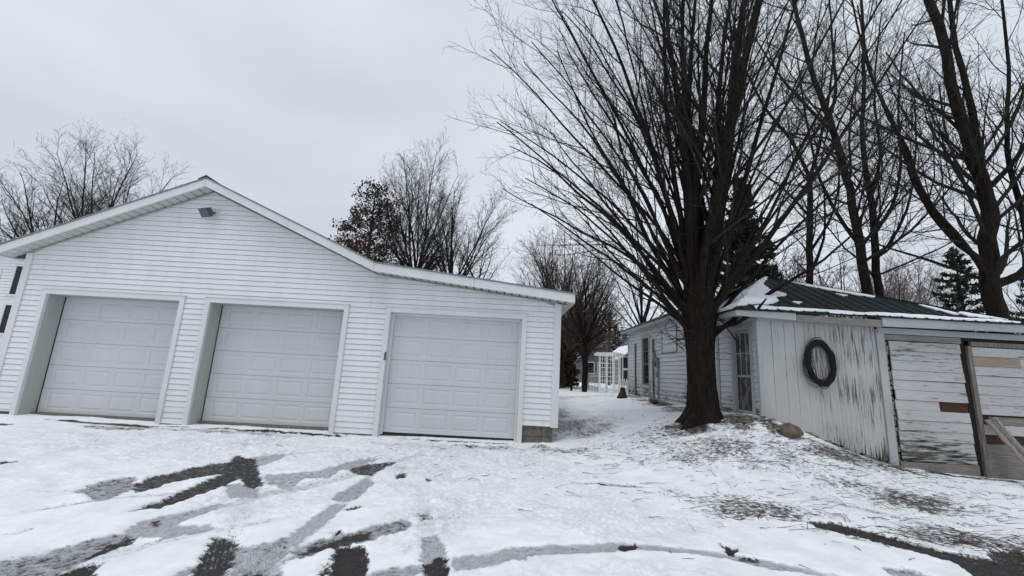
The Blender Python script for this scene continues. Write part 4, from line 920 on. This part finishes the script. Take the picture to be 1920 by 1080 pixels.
# ---- other trees
def bigtree(name, label, base, leaders, S, seed, mat='bark', tmat='twig', sides=(8, 4, 3, 3), group=None, t0=.25, rs_=.6):
    rg = random.Random(seed); o = thing(name, label, 'tree', base, group or 'bare trees behind the buildings'); trunk = {'l': []}; out = {}
    for pts, r0, r1, sp in leaders:
        pts = [Vector(p) for p in pts]; q = []
        for i in range(len(pts)-1):
            a = pts[max(i-1, 0)]; b_ = pts[i]; c = pts[i+1]; d_ = pts[min(i+2, len(pts)-1)]
            for k in range(4):
                s = k/4; q.append(.5*((2*b_)+(c-a)*s+(2*a-5*b_+4*c-d_)*s*s+(3*b_-3*c+d_-a)*s**3))
        q.append(pts[-1]); n = len(q); r0 *= rs_; r1 *= rs_; q = [v+rvec(rg)*r0*.10*(0 < i < n-1) for i, v in enumerate(q)]
        Q = [r0+(r1-r0)*(i/(n-1)) for i in range(n)]
        trunk['l'].append((q, Q))
        if sp is not None: spawn(rg, q, Q, 0, S, out, sp)
    tubes('trunk', trunk, {'l': 12}, M[mat], o)
    tubes('crown', out, {0: sides[1], 1: sides[2], 2: sides[3]}, M[tmat], o)
    return o
SB = {'levels': 3, 'tip': .003,
      0: dict(dens=1.5, ang=42, len=.42, lmin=1.6, lmax=5.0, rr=.38, rmin=.014, n=8, wig=.08, trop=.35),
      1: dict(dens=3.0, ang=38, len=.42, lmin=.7, lmax=2.0, rr=.42, rmin=.007, n=5, wig=.1, trop=.25),
      2: dict(dens=5.2, ang=38, len=.45, lmin=.35, lmax=.9, rr=.55, rmin=.004, n=3, wig=.12, trop=.2)}
# T4 right, forked trunk leaning left
bigtree('bare_tree', 'thick forked bare trunk rising behind the right end of the green roof', (14.1, 12, .3), [
  ([(14.15, 12, .2), (14.12, 12, 2.5), (14.05, 12, 4.2), (14.35, 12, 6.6), (14.3, 12, 8.0), (14.0, 12, 10.4), (13.66, 12, 14.4), (13.2, 12, 18)], .46, .16, .3),
  ([(14.3, 12, 6.6), (14.6, 12.2, 8.2), (14.75, 12.3, 10.5), (14.85, 12.5, 14), (15.2, 12.6, 18)], .24, .08, .1),
  ([(14.2, 12, 4.6), (15.0, 11.8, 5.1), (15.7, 11.5, 6.4), (16.4, 11.2, 8.6), (17.2, 11, 12)], .22, .06, .15),
  ([(15.1, 11.8, 5.2), (15.3, 11.9, 6.8), (15.3, 12.0, 9.0), (15.9, 12, 12), (16.2, 12, 16)], .16, .05, .15),
  ([(14.0, 12, 5.2), (13.2, 12.1, 6.1), (12.5, 12.2, 7.6), (12.2, 12.3, 9.6), (11.6, 12.4, 12), (11.3, 12.4, 15)], .15, .04, .2),
  ([(14.0, 12, 4.9), (13.0, 11.6, 5.7), (11.9, 11.4, 6.9), (11.4, 11.3, 8.4), (10.6, 11.2, 10.5), (10.2, 11, 13)], .14, .03, .2),
  ([(14.0, 12, 4.7), (12.6, 12.2, 5.3), (11, 12.4, 5.9), (9.6, 12.6, 7.0)], .08, .02, .2),
  ([(14.4, 12, 7.6), (15.2, 11.7, 8.6), (16.2, 11.4, 10.6), (16.9, 11.2, 13.6)], .14, .04, .2),
 ], SB, 31)
# T3 twin trunks
bigtree('bare_tree', 'left of two close bare trunks leaning left above the green roof', (13.85, 16, .3), [
  ([(14.0, 16, .3), (13.95, 16, 3), (13.82, 16, 5.2), (13.7, 16, 7.5), (13.5, 16, 10), (13.0, 16, 12.6), (12.45, 16, 14.9), (12.0, 16, 18.4), (11.6, 16, 22)], .36, .1, .3),
  ([(13.75, 16, 7.0), (12.9, 15.8, 8.0), (12.1, 15.6, 9.6), (11.6, 15.4, 12), (11.3, 15.2, 15)], .14, .04, .2),
  ([(13.0, 16, 12.6), (13.6, 16.2, 14), (13.8, 16.3, 17), (14.0, 16.4, 20)], .14, .04, .2),
  ([(13.2, 16, 11.8), (12.2, 16, 13), (11.0, 16, 14.6), (9.8, 16, 17)], .13, .04, .2),
 ], SB, 32)
bigtree('bare_tree', 'right of two close bare trunks with limbs sweeping out to the right', (14.5, 16.3, .3), [
  ([(14.6, 16.3, .3), (14.6, 16.3, 3), (14.55, 16.3, 5.3), (14.7, 16.3, 8.4), (14.6, 16.3, 10.5), (14.7, 16.3, 12.6), (15.1, 16.3, 15.6), (15.4, 16.3, 20)], .3, .08, .3),
  ([(14.6, 16.3, 7.6), (15.4, 16.2, 8.8), (15.9, 16.1, 10.6), (16.1, 16, 13.5), (16.8, 16, 17)], .13, .04, .2),
  ([(14.6, 16.3, 6.6), (15.6, 16.5, 7.6), (16.7, 16.7, 9.4), (17.4, 16.8, 12), (17.9, 17, 15)], .12, .035, .2),
  ([(14.6, 16.3, 9.2), (15.2, 16.2, 11), (15.2, 16.1, 14), (15.9, 16, 18)], .12, .04, .2),
  ([(14.6, 16.3, 5.9), (16.0, 16, 6.6), (17.4, 15.8, 7.4), (18.8, 15.6, 8.9)], .07, .02, .2),
 ], SB, 33)
bigtree('bare_tree', 'slimmer bare trunk forking high behind the middle of the green roof', (12.3, 17, .4), [
  ([(12.3, 17, .4), (12.3, 17, 3), (12.35, 17, 5.8), (12.55, 17, 8.2), (12.75, 17, 10.4)], .27, .17, .5),
  ([(12.75, 17, 10.3), (13.3, 17, 12), (14.0, 17, 14.6), (14.6, 17, 18)], .14, .05, .1),
  ([(12.75, 17, 10.2), (12.1, 17, 12), (11.0, 17, 13.6), (10.0, 17, 16.2), (9.4, 17, 19)], .14, .05, .1),
  ([(12.5, 17, 7.0), (13.4, 16.8, 8.6), (13.8, 16.7, 10.6), (13.6, 16.7, 13)], .1, .03, .2),
  ([(12.5, 17, 8.6), (11.6, 17.1, 9.8), (10.2, 17.2, 11), (8.8, 17.3, 13)], .09, .03, .2),
  ([(12.4, 17, 6.0), (13.1, 17, 7.6), (13.3, 17, 9.6)], .11, .05, .2),
 ], SB, 34)
# far crown-forming trees, grown from a fork
def crowntree(name, label, base, hf, Rc, ztop, seed, nl, S, mat, tmat, r0=.25, elo=20, group=None, lean=0., asp=1., tr=None):
    rg = random.Random(seed); o = thing(name, label, 'tree', base, group or ('bare trees behind the buildings' if name == 'bare_tree' else None)); bx, by, bz = base; out = {}; L = {'t': [], 'l': []}
    tp = [Vector((bx, by, bz-.2)), Vector((bx+.1, by, bz+hf*.5)), Vector((bx, by, bz+hf))]; L['t'].append((tp, [r0, r0*.85, r0*.75]))
    for k in range(nl):
        az = k*ga+rg.uniform(-.3, .3); f = (k+.5)/nl; el = R(elo+(86-elo)*f+rg.uniform(-5, 5)); h = Vector((math.cos(az), math.sin(az)*asp, 0))
        z0 = bz+hf*(.75+.35*f); Lc = 1/math.sqrt((math.cos(el)/Rc)**2+(math.sin(el)/(ztop-z0))**2)*rg.uniform(.85, 1.05)
        d = h*math.cos(el)+Vector((lean, 0, math.sin(el)))
        P, Q = path(rg, Vector((bx, by, z0)), d, Lc, r0*(.2+.2*f), .016, 10, .06, .1); L['l'].append((P, Q)); spawn(rg, P, Q, 0, S, out, .2)
    tubes('trunk', L, {'t': 8, 'l': 6}, M[mat], o); tubes('crown', out, {}, M[tmat], o)
    return o
SF = {'levels': 3, 'tip': .005,
      0: dict(dens=1.3, ang=34, len=.4, lmin=1.2, lmax=4.0, rr=.42, rmin=.02, n=6, wig=.08, trop=.2),
      1: dict(dens=2.5, ang=36, len=.42, lmin=.7, lmax=1.6, rr=.45, rmin=.011, n=4, wig=.1, trop=.15),
      2: dict(dens=4.6, ang=38, len=.45, lmin=.35, lmax=.75, rr=.6, rmin=.007, n=3, wig=.12, trop=.15)}
SD = {'levels': 3, 'tip': .0045,
      0: dict(dens=1.7, ang=33, len=.5, lmin=1.0, lmax=3.6, rr=.55, rmin=.018, n=6, wig=.07, trop=.03),
      1: dict(dens=3.6, ang=36, len=.5, lmin=.6, lmax=1.6, rr=.5, rmin=.009, n=4, wig=.09, trop=.03),
      2: dict(dens=4.6, ang=40, len=.5, lmin=.3, lmax=.8, rr=.65, rmin=.006, n=3, wig=.11, trop=.03)}
SL = {'levels': 3, 'tip': .008,
      0: dict(dens=1.8, ang=35, len=.5, lmin=1.0, lmax=3.2, rr=.55, rmin=.026, n=6, wig=.09, trop=.03),
      1: dict(dens=3.4, ang=38, len=.5, lmin=.6, lmax=1.5, rr=.55, rmin=.017, n=4, wig=.11, trop=.03),
      2: dict(dens=5.0, ang=42, len=.5, lmin=.3, lmax=.8, rr=.65, rmin=.011, n=3, wig=.13, trop=.03)}
def rtree(name, label, base, hf, ctr, rad, seed, mat, tmat, nl=26, S=SD, r0=.26, elo=4):
    """limbs radiate from the fork and end on a rounded crown"""
    rg = random.Random(seed); o = thing(name, label, 'tree', base, 'bare trees behind the buildings' if name == 'bare_tree' else None); bx, by, bz = base; out = {}; L = {'t': [], 'l': []}
    F = Vector((bx+(ctr[0]-bx)*.35, by, bz+hf)); B = Vector((bx, by, bz-.2)); L['t'].append(([B, B.lerp(F, .5)+Vector((.06, 0, 0)), F], [r0, r0*.85, r0*.7]))
    for k in range(nl):
        f = (k+.5)/nl; az = k*ga+rg.uniform(-.3, .3); el = R(elo+(82-elo)*f**1.25+rg.uniform(-6, 6)); p = B.lerp(F, rg.uniform(.82, 1.0)); h = Vector((math.cos(az), math.sin(az), 0))
        el0 = el+R(16)*(1-f); d = h*math.cos(el)+Vector((0, 0, math.sin(el))); t_ = 1.
        while sum(((p[i]+d[i]*t_-ctr[i])/rad[i])**2 for i in range(3)) < 1 or t_ < 1.5: t_ += .15
        # limbs starting under the crown first have to reach it
        t2 = t_
        while t2 < 14 and sum(((p[i]+d[i]*t2-ctr[i])/rad[i])**2 for i in range(3)) > 1: t2 += .2
        if t2 < 13.9:
            while sum(((p[i]+d[i]*t2-ctr[i])/rad[i])**2 for i in range(3)) < 1: t2 += .15
            t_ = t2
        d0 = h*math.cos(el0)+Vector((0, 0, math.sin(el0)))
        P, Q = path(rg, p, d0, t_*rg.uniform(.78, .93), r0*rg.uniform(.3, .52), .014, 12, .06, .0, h, .2*(1-f)); L['l'].append((P, Q)); spawn(rg, P, Q, 0, S, out, .22)
    mt = lambda q: sum(((q[i]-ctr[i])/rad[i])**2 for i in range(3))
    for k2 in out:
        lm = (1.0, 1.06, 1.15)[k2] if isinstance(k2, int) else 1.1
        out[k2] = [(P, Q) for P, Q in out[k2] if mt(P[-1]) < lm*(1+.12*math.sin(P[-1].x*1.9+seed)) or P[-1].z < ctr[2]-rad[2]*.5]
    tubes('trunk', L, {'t': 8, 'l': 6}, M[mat], o); tubes('crown', out, {}, M[tmat], o)
    return o
rtree('bare_tree', 'grey brown tree low behind the green roof between the evergreen and slim trunk', (14.5, 24, .4), 2.5, (14.6, 24, 6.3), (3.4, 3.2, 4.2), 91, 'barkfar', 'twigbrown', 24, S=SL, r0=.18)
rtree('bare_tree', 'low wide twiggy tree directly behind the slim forked trunk', (19.0, 27, .4), 2.6, (19.2, 27, 6.6), (3.8, 3.4, 4.6), 92, 'barkbrown', 'twigbrown', 24, S=SL, r0=.18)
rtree('bare_tree', 'wide pale brown tree low between the twin trunks and the dark pine', (27.5, 31, .4), 3.0, (27.5, 31, 7.2), (4.4, 4, 4.6), 93, 'barkbrown', 'twigpale', 26, S=SL, r0=.18)
rtree('bare_tree', 'low brown tree behind the dark pine', (36.0, 36, .4), 3.0, (36.0, 36, 7.6), (4.8, 4, 5.0), 94, 'barkbrown', 'twigbrown', 24, S=SL, r0=.18)
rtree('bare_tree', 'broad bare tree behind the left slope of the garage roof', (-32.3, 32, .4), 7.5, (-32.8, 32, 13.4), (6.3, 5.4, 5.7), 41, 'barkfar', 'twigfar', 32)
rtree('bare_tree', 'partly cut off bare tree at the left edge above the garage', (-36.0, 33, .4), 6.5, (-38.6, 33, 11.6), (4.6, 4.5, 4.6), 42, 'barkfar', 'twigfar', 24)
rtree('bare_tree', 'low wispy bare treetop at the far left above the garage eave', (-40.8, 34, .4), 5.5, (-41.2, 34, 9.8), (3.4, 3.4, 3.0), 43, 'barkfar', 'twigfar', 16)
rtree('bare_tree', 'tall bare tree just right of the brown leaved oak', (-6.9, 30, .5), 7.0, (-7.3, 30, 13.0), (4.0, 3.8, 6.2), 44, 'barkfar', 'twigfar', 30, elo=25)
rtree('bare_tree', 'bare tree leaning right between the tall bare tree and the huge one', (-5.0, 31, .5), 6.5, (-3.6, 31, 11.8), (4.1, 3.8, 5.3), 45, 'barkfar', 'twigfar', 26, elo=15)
crowntree('bare_tree', 'short bare tree peeking over the low wing of the garage', (-2.7, 33, .5), 7.0, 3.2, 12.0, 46, 12, SF, 'barkfar', 'twigfar', .18, 15)
SH = {'levels': 3, 'tip': .006,
      0: dict(dens=2.4, ang=26, len=.42, lmin=.9, lmax=3.5, rr=.5, rmin=.02, n=6, wig=.06, trop=.3),
      1: dict(dens=4.0, ang=30, len=.45, lmin=.6, lmax=1.4, rr=.5, rmin=.011, n=4, wig=.08, trop=.25),
      2: dict(dens=4.0, ang=32, len=.45, lmin=.3, lmax=.6, rr=.6, rmin=.007, n=3, wig=.09, trop=.2)}
rtree('bare_tree', 'dense rounded brown bare tree behind the corner of the garage', (3.4, 27, .5), 1.8, (3.2, 27, 6.4), (4.0, 3.6, 5.3), 51, 'barkbrown', 'twigbrown', 50, elo=22)
rtree('bare_tree', 'tall dense bare tree standing behind the slim one by the path', (5.6, 31, .5), 2.4, (5.4, 31, 6.4), (3.8, 3.6, 5.8), 52, 'barkbrown', 'twigbrown', 36, elo=22)
rtree('bare_tree', 'slim dark tree beside the path in front of the picket fence', (3.85, 21.5, .5), 2.6, (3.9, 21.5, 5.4), (2.3, 2.2, 3.2), 53, 'bark', 'twig', 16, r0=.14, elo=20)
crowntree('sapling', 'thin leafless sapling left of the slim tree by the path', (3.35, 22.6, .5), 1.6, 1.3, 4.2, 54, 8, SH, 'bark', 'twigbrown', .06, 35)
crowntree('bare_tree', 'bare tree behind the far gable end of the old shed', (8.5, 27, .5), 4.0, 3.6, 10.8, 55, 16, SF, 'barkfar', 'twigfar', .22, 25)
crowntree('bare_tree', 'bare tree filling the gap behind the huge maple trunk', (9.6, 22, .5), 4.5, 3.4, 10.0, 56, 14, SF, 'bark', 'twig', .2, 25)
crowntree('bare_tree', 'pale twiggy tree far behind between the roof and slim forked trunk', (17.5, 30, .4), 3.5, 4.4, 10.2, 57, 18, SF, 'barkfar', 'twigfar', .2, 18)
crowntree('bare_tree', 'low brown twiggy tree between the slim trunk and the twin trunks', (20.5, 26, .4), 3.5, 4.2, 9.6, 58, 18, SF, 'barkbrown', 'twigbrown', .18, 18)
crowntree('bare_tree', 'pale brown bushy tree right of the twin trunks far behind', (32, 34, .4), 3.5, 5.5, 12.0, 59, 22, SH, 'barkbrown', 'twigpale', .2, 20)
crowntree('bare_tree', 'brown twiggy tree behind the fork of the thick right trunk', (36, 28, .4), 3, 5.0, 10.0, 60, 16, SF, 'barkbrown', 'twigbrown', .2, 15)
# dead-leaved oak
def cards(name, pts, size, mat, parent, seed, squash=1.):
    r = np.random.RandomState(seed); n = len(pts); P = np.array(pts); a = r.randn(n, 3); a /= np.linalg.norm(a, axis=1)[:, None]
    b_ = r.randn(n, 3); b_ -= (b_*a).sum(1)[:, None]*a; b_ /= np.linalg.norm(b_, axis=1)[:, None]; s = (size*r.uniform(.5, 1.3, n))[:, None]
    V = np.stack([P-a*s, P-b_*s*.55*squash, P+a*s, P+b_*s*.55*squash], 1).reshape(-1, 3); F = np.arange(4*n).reshape(n, 4)
    return npmesh(name, V, F, mat, parent, False)
def oak():
    rg = random.Random(61); base = (-9.9, 28, .5); o = thing('oak_tree', 'oak keeping its dead brown leaves behind the garage roof', 'tree', base); out = {}; L = {'t': [([Vector((-9.9, 28, .3)), Vector((-9.95, 28, 7)), Vector((-10, 28, 13.4))], [.25, .14, .02])]}
    for k in range(64):
        z = 5.5+7.8*(k/64); Rr = np.interp(z, [5, 8, 10, 12, 13.6], [3.0, 2.7, 1.9, 1.1, .3]); az = k*ga; h = Vector((math.cos(az), math.sin(az), .35))
        P, Q = path(rg, Vector((-9.95, 28, z)), h, Rr*rg.uniform(.7, 1.1), .05, .012, 6, .1, .2); L.setdefault('l', []).append((P, Q)); spawn(rg, P, Q, 1, SF, out, .2)
    tubes('trunk', L, {'t': 8, 'l': 5}, M['barkfar'], o); tubes('crown', out, {}, M['twigfar'], o)
    pts = []
    for lst in out.values():
        for P, Q in lst:
            if rg.random() < .9:
                for _ in range(11): pts.append(np.array(P[-1])+np.array([rg.gauss(0, .16) for _ in range(3)]))
    cards('leaves', pts, .095, M['oakleaf'], o, 5)
oak()
# conifers
def conifer(name, label, base, H, Rb, seed, mat, hb=.05, dens=1., droop=-.12, cat='tree', gappy=.0, nsz=.12, trat=.018):
    rg = random.Random(seed); o = thing(name, label, cat, base, {'spruce_tree': 'dark spruces', 'pine_tree': 'dark pines on the right', 'cedar_bush': 'evergreen bushes by the path'}[name]); bx, by, bz = base
    L = {'t': [([Vector((bx, by, bz-.2)), Vector((bx+.05, by, bz+H*.5)), Vector((bx, by, bz+H))], [H*trat, H*trat*.6, .02])], 'l': []}; pts = []; nb = int(H*9*dens)
    for k in range(nb):
        f = hb+(1-hb)*k/nb; z = bz+f*H; rr = Rb*((1-f)**.75)*rg.uniform(.55, 1.12)+.12
        if rg.random() < gappy: continue
        az = k*ga; h = Vector((math.cos(az), math.sin(az), droop+.35*f)); n = 6
        P, Q = path(rg, Vector((bx, by, z)), h, rr, .03, .008, n, .05, .12); L['l'].append((P, Q))
        for j in range(int(rr*30*dens)+4):
            tt = rg.uniform(.12, 1)**.75; i = min(int(tt*n), n-1); p = P[i].lerp(P[i+1], tt*n-i); w_ = .2*rr*(1.15-tt)+.05
            pts.append((p.x+rg.gauss(0, w_*.6), p.y+rg.gauss(0, w_*.6), p.z+rg.gauss(0, .05)-.03))
    tubes('trunk', L, {'t': 8, 'l': 4}, M['bark'], o)
    cards('foliage', pts, nsz, mat, o, seed, .5); return o
conifer('spruce_tree', 'dark evergreen mass right behind the huge maple limbs', (11.1, 19.5, .4), 11.0, 2.7, 71, M['needle'], dens=1.6, nsz=.24)
conifer('pine_tree', 'layered dark pine seen left of the thick right trunk', (32.8, 30, .4), 11.7, 3.6, 72, M['needle'], hb=.3, dens=.9, gappy=.2, nsz=.26)
conifer('pine_tree', 'dark pine at the right edge beyond the thick trunk', (41, 32, .4), 11.0, 3.8, 73, M['needle'], hb=.1, dens=.9, gappy=.1, nsz=.28)
conifer('spruce_tree', 'dark spruce far behind the white arbor', (15.6, 62, .5), 8.4, 3.0, 74, M['needle'], dens=.8, nsz=.26)
conifer('cedar_bush', 'tall bronzed evergreen beside the garage corner along the path', (2.95, 29, .5), 5.2, 1.5, 75, M['needlebrown'], dens=2.2, nsz=.2, cat='bush')
conifer('cedar_bush', 'lower bronzed evergreen behind the slim tree', (4.1, 31, .5), 4.2, 1.3, 76, M['needlebrown'], dens=2.2, nsz=.2, cat='bush')
conifer('cedar_bush', 'darkest narrow evergreen nearest the garage wall', (2.0, 25, .5), 3.8, 1.0, 77, M['needlebrown'], dens=2.0, nsz=.15, cat='bush')

# ---- far woods: one mass
def woods():
    rg = random.Random(81); out = {'t': [], 'a': [], 'b': []}
    def one(x, y, h):
        b_ = Vector((x, y, .3)); P, Q = path(rg, b_, Vector((rg.gauss(0, .06), 0, 1)), h, rg.uniform(.1, .2), .03, 7, .04, .1); out['t'].append((P, Q))
        for k in range(34):
            i = rg.randint(1, 6); d = Vector((rg.gauss(0, 1), rg.gauss(0, 1), rg.uniform(.4, 1.5))); p, q = path(rg, P[i], d, h*rg.uniform(.14, .32), .05, .02, 4, .1, .3); out['a'].append((p, q))
            for j in range(12): pp, qq = path(rg, p[rg.randint(1, 4)], d+rvec(rg)*.7, rg.uniform(.8, 2), .028, .014, 3, .1, .2); out['b'].append((pp, qq))
    for k in range(190):
        x = rg.uniform(-30, 130); y = rg.uniform(75, 110)
        if x < 8 and y < 80: y += 20
        one(x, y, rg.uniform(7, 12))
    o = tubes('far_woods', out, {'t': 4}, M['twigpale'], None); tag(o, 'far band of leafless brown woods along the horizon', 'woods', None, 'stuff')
woods()

# ================================================================== yard things down the path
ar = thing('arbor', 'white lattice garden arbor at the end of the path', 'arbor', (4.75, 20, .6))
for x, y in ((4.36, 20.3), (4.83, 19.6), (5.3, 20.3), (4.83, 20.9)):
    mb = MB(); mb.box(x-.04, x+.04, y-.04, y+.04, .55, 2.32); mb.build('post', M['arbor'], ar)
mb = MB(); mb.beam((4.12, 20.35, 2.36), (4.95, 19.5, 2.36), .05, .11); mb.beam((4.8, 19.5, 2.38), (5.55, 20.4, 2.38), .05, .11); mb.beam((4.3, 20.9, 2.37), (5.5, 20.9, 2.37), .05, .11)
for k in range(6): f = k/5; mb.beam((4.2+.62*f, 20.28-.68*f, 2.44), (4.85+.62*f, 21.0-.5*f, 2.44), .04, .06)
mb.build('roof_beam', M['arbor'], ar)
for (xa, ya), (xb, yb) in (((4.36, 20.3), (4.83, 19.6)), ((4.83, 19.6), (5.3, 20.3))):
    mb = MB()
    for k in range(1, 5): f = k/5; mb.box(xa+(xb-xa)*f-.011, xa+(xb-xa)*f+.011, ya+(yb-ya)*f-.011, ya+(yb-ya)*f+.011, .65, 2.3)
    for k in range(8): z = .75+k*.2; mb.beam((xa, ya-.015, z), (xb, yb-.015, z), .02, .022)
    mb.build('lattice', M['arbor'], ar)
def picket_fence(label, a, b_, n, h):
    f = thing('picket_fence', label, 'fence', (a[0], a[1], gz(*a)), 'picket fences by the arbor'); a = Vector((*a, 0)); b2 = Vector((*b_, 0)); d = (b2-a).normalized(); pr = Vector((-d.y, d.x, 0))
    for z in (.22, h-.22):
        mb = MB(); mb.beam((a.x, a.y, gz(a.x, a.y)+z), (b2.x, b2.y, gz(b2.x, b2.y)+z), .03, .07); mb.build('rail', M['fence'], f)
    for k in range(n):
        p = a.lerp(b2, (k+.5)/n); z = gz(p.x, p.y); wv = min(.09, (b2-a).length/n*.3); q = p-pr*.03; mb = MB()
        mb.prism([q-d*wv+Vector((0, 0, z+.02)), q+d*wv+Vector((0, 0, z+.02)), q+d*wv+Vector((0, 0, z+h-.06)), q+Vector((0, 0, z+h)), q-d*wv+Vector((0, 0, z+h-.06))], -pr*.02); mb.build('picket', M['fence'], f)
picket_fence('weathered white picket fence running left from the arbor', (4.42, 20.5), (5.3, 30), 12, 1.0)
picket_fence('short weathered picket fence between the arbor and the shed', (5.35, 20.4), (6.6, 21.2), 9, .7)
# stump of leaves and scrap boards
bp = MB(); rp = random.Random(9); zb = gz(4.0, 14.9)
for k in range(26):
    a = k*ga if False else k*2.4; q = rp.uniform(.05, .2); bp.beam((4.0+q*math.cos(a), 14.9+q*math.sin(a), zb-.03), (4.0+rp.uniform(-.04, .04), 14.9+rp.uniform(-.04, .04), zb+rp.uniform(.18, .36)), .09, .04)
tag(bp.build('brush_pile', M['leafpile']), 'dark pointed heap of brush and leaves at the far corner of the old shed', 'pile')
sb = MB(); sb.beam((4.2, 12.2, .72), (4.45, 13.3, .76), .16, .025); tag(sb.build('scrap_board', M['rust']), 'reddish brown scrap board lying along the shed wall', 'board', 'scrap boards by the shed')
sb = MB(); sb.beam((4.35, 11.6, .74), (4.3, 12.7, .80), .1, .025); tag(sb.build('scrap_board', M['bareboard']), 'greyish scrap board lying nearer along the shed wall', 'board', 'scrap boards by the shed')
# utility pole
up_ = thing('utility_pole', 'dark wooden utility pole rising behind the white arbor', 'pole', (9.5, 40, .5))
mb = MB(); mb.tube([(9.5, 40, .3), (9.47, 40, 7.3)], [.16, .13], 10); mb.build('post', M['pole'], up_)
mb = MB(); mb.beam((9.0, 40, 6.6), (9.95, 40, 6.6), .1, .1); mb.build('crossarm', M['pole'], up_)
# houses
def house(label, x0, x1, y0, y1, z0, zw, zr, wins, wm='housewall', rm='houseroof', snow=True, win=(.9, 1.2)):
    h = thing('house', label, 'house', ((x0+x1)/2, y0, z0), 'houses in the distance'); mb = MB(); mb.box(x0, x1, y0, y1, z0-.3, zw); xm = (x0+x1)/2
    mb.prism([(x0, y0, zw), (x1, y0, zw), (xm, y0, zr)], (0, y1-y0, 0)); mb.build('wall', M[wm], h)
    mb = MB(); e = .4; k = (zr-zw)/(xm-x0)
    mb.prism([(x0-e, y0-e, zw-e*k+.05), (xm, y0-e, zr+.05), (xm, y0-e, zr+.2), (x0-e, y0-e, zw-e*k+.2)], (0, y1-y0+2*e, 0)); mb.prism([(xm, y0-e, zr+.05), (x1+e, y0-e, zw-e*k+.05), (x1+e, y0-e, zw-e*k+.2), (xm, y0-e, zr+.2)], (0, y1-y0+2*e, 0))
    rf = mb.build('roof', M['snowroof'] if snow else M[rm], h)
    for x, z in wins:
        mb = MB(); mb.box(x-win[0]/2-.08, x+win[0]/2+.08, y0-.05, y0-.001, z-.08, z+win[1]+.08); w_ = mb.build('window', M['trim'], h)
        mb = MB(); mb.box(x-win[0]/2, x+win[0]/2, y0-.07, y0-.052, z, z+win[1]); mb.build('pane', M['glass'], w_)
    return h
house('grey house with a snowy roof far beyond the picket fence', 8.6, 12.2, 50, 58, .5, 3.3, 4.5, [(9.6, 1.6), (11.0, 1.6)], snow=False)
house('white house with dark windows seen right of the arbor', 12.4, 16.5, 47, 55, .5, 3.4, 5.0, [(13.1, 2.3), (13.1, .9), (14.6, 1.6)])
house('low white outbuilding with a snowy roof left beyond the fence', 4.6, 7.6, 62, 68, .5, 2.4, 3.6, [(6.2, 1.2)])
# neighbour house at the far left edge
nh = thing('house', 'white sided house with tall black windows at the left edge behind the garage', 'house', (-20, 15, .2))
mb = MB(); siding(mb, lambda u, d, z: (u, 15-d, z), .5, 4.9, .11, .014, lambda z: (-26, -16.6), [(-17.98, -17.5, 3.08, 4.22), (-17.98, -17.5, 1.7, 2.8), (-19.2, -18.4, 3.3, 4.0), (-19.2, -18.4, 1.7, 2.8)]); mb.build('wall', M['vinyl'], nh)
mb = MB(); mb.box(-26, -16.6, 15.02, 22, .0, 4.9); mb.build('rear_wall', M['vinyl'], nh)
mb = MB(); mb.prism([(-26.3, 14.7, 4.88), (-16.4, 14.7, 4.88), (-16.4, 18.5, 5.4), (-26.3, 18.5, 5.4)], (0, 0, .08)); mb.prism([(-26.3, 18.5, 5.4), (-16.4, 18.5, 5.4), (-16.4, 22.3, 4.88), (-26.3, 22.3, 4.88)], (0, 0, .08)); mb.build('roof', M['roofgrey'], nh)
for x0, x1, z0, z1 in ((-17.98, -17.5, 3.08, 4.22), (-17.98, -17.5, 1.7, 2.8), (-19.2, -18.4, 3.3, 4.0), (-19.2, -18.4, 1.7, 2.8)):
    mb = MB(); e = .07
    mb.box(x0, x0+e, 14.97, 15.01, z0, z1); mb.box(x1-e, x1, 14.97, 15.01, z0, z1); mb.box(x0+e, x1-e, 14.97, 15.01, z1-e, z1); mb.box(x0-.02, x1+.02, 14.95, 15.01, z0-.03, z0+.04); w_ = mb.build('window', M['trim'], nh)
    mb = MB(); mb.box(x0+e, x1-e, 14.99, 15.015, z0+.04, z1-e); mb.build('pane', M['black'], w_)

# fallen twigs and leaf litter: stuff
def litter():
    rg = random.Random(91); out = {'a': []}; 
    areas = [(3.76, 7.31, .9, .5, 240), (3.6, 8.1, .9, .5, 200), (5.59, 6.04, .8, .45, 170), (3.09, 5.35, .8, .35, 110), (5.1, 4.7, .9, .5, 200), (5.4, 7.35, .8, .35, 160), (1.5, 10.3, .8, 1.5, 120), (4.35, 12.5, .3, 2, 120), (2.6, 7.9, .8, .6, 90), (1.2, 8.0, .5, .2, 50), (6.9, 7.6, .7, .2, 60), (0, 7.5, 4, 1, 60), (4, 6, 2.5, 1.5, 220), (3.7, 8.3, .8, .35, 260), (4.4, 7.4, 1.2, .5, 160), (3, 9, 1.5, 2, 120), (6.5, 6.3, 1, .8, 120)]
    for x, y, rx, ry, n in areas:
        for k in range(n):
            px = x+rg.gauss(0, .85)*rx; py = y+rg.gauss(0, .85)*ry
            if py > 7.95 and px > 4.6 : continue
            z = gz(px, py)+.012; a = rg.uniform(-.5, .5)+(0 if rg.random() < .7 else 1.5); d = Vector((math.cos(a), math.sin(a), rg.uniform(-.03, .12)))
            P, Q = path(rg, Vector((px, py, z)), d, rg.uniform(.06, .32), rg.uniform(.0018, .0045), .001, 4, .13, -.1); out['a'].append((P, Q))
    o = tubes('fallen_twigs', out, {'a': 4}, M['twigbrown'], None); tag(o, 'scattered fallen twigs lying on the snow around the maple', 'twigs', None, 'stuff')
litter()
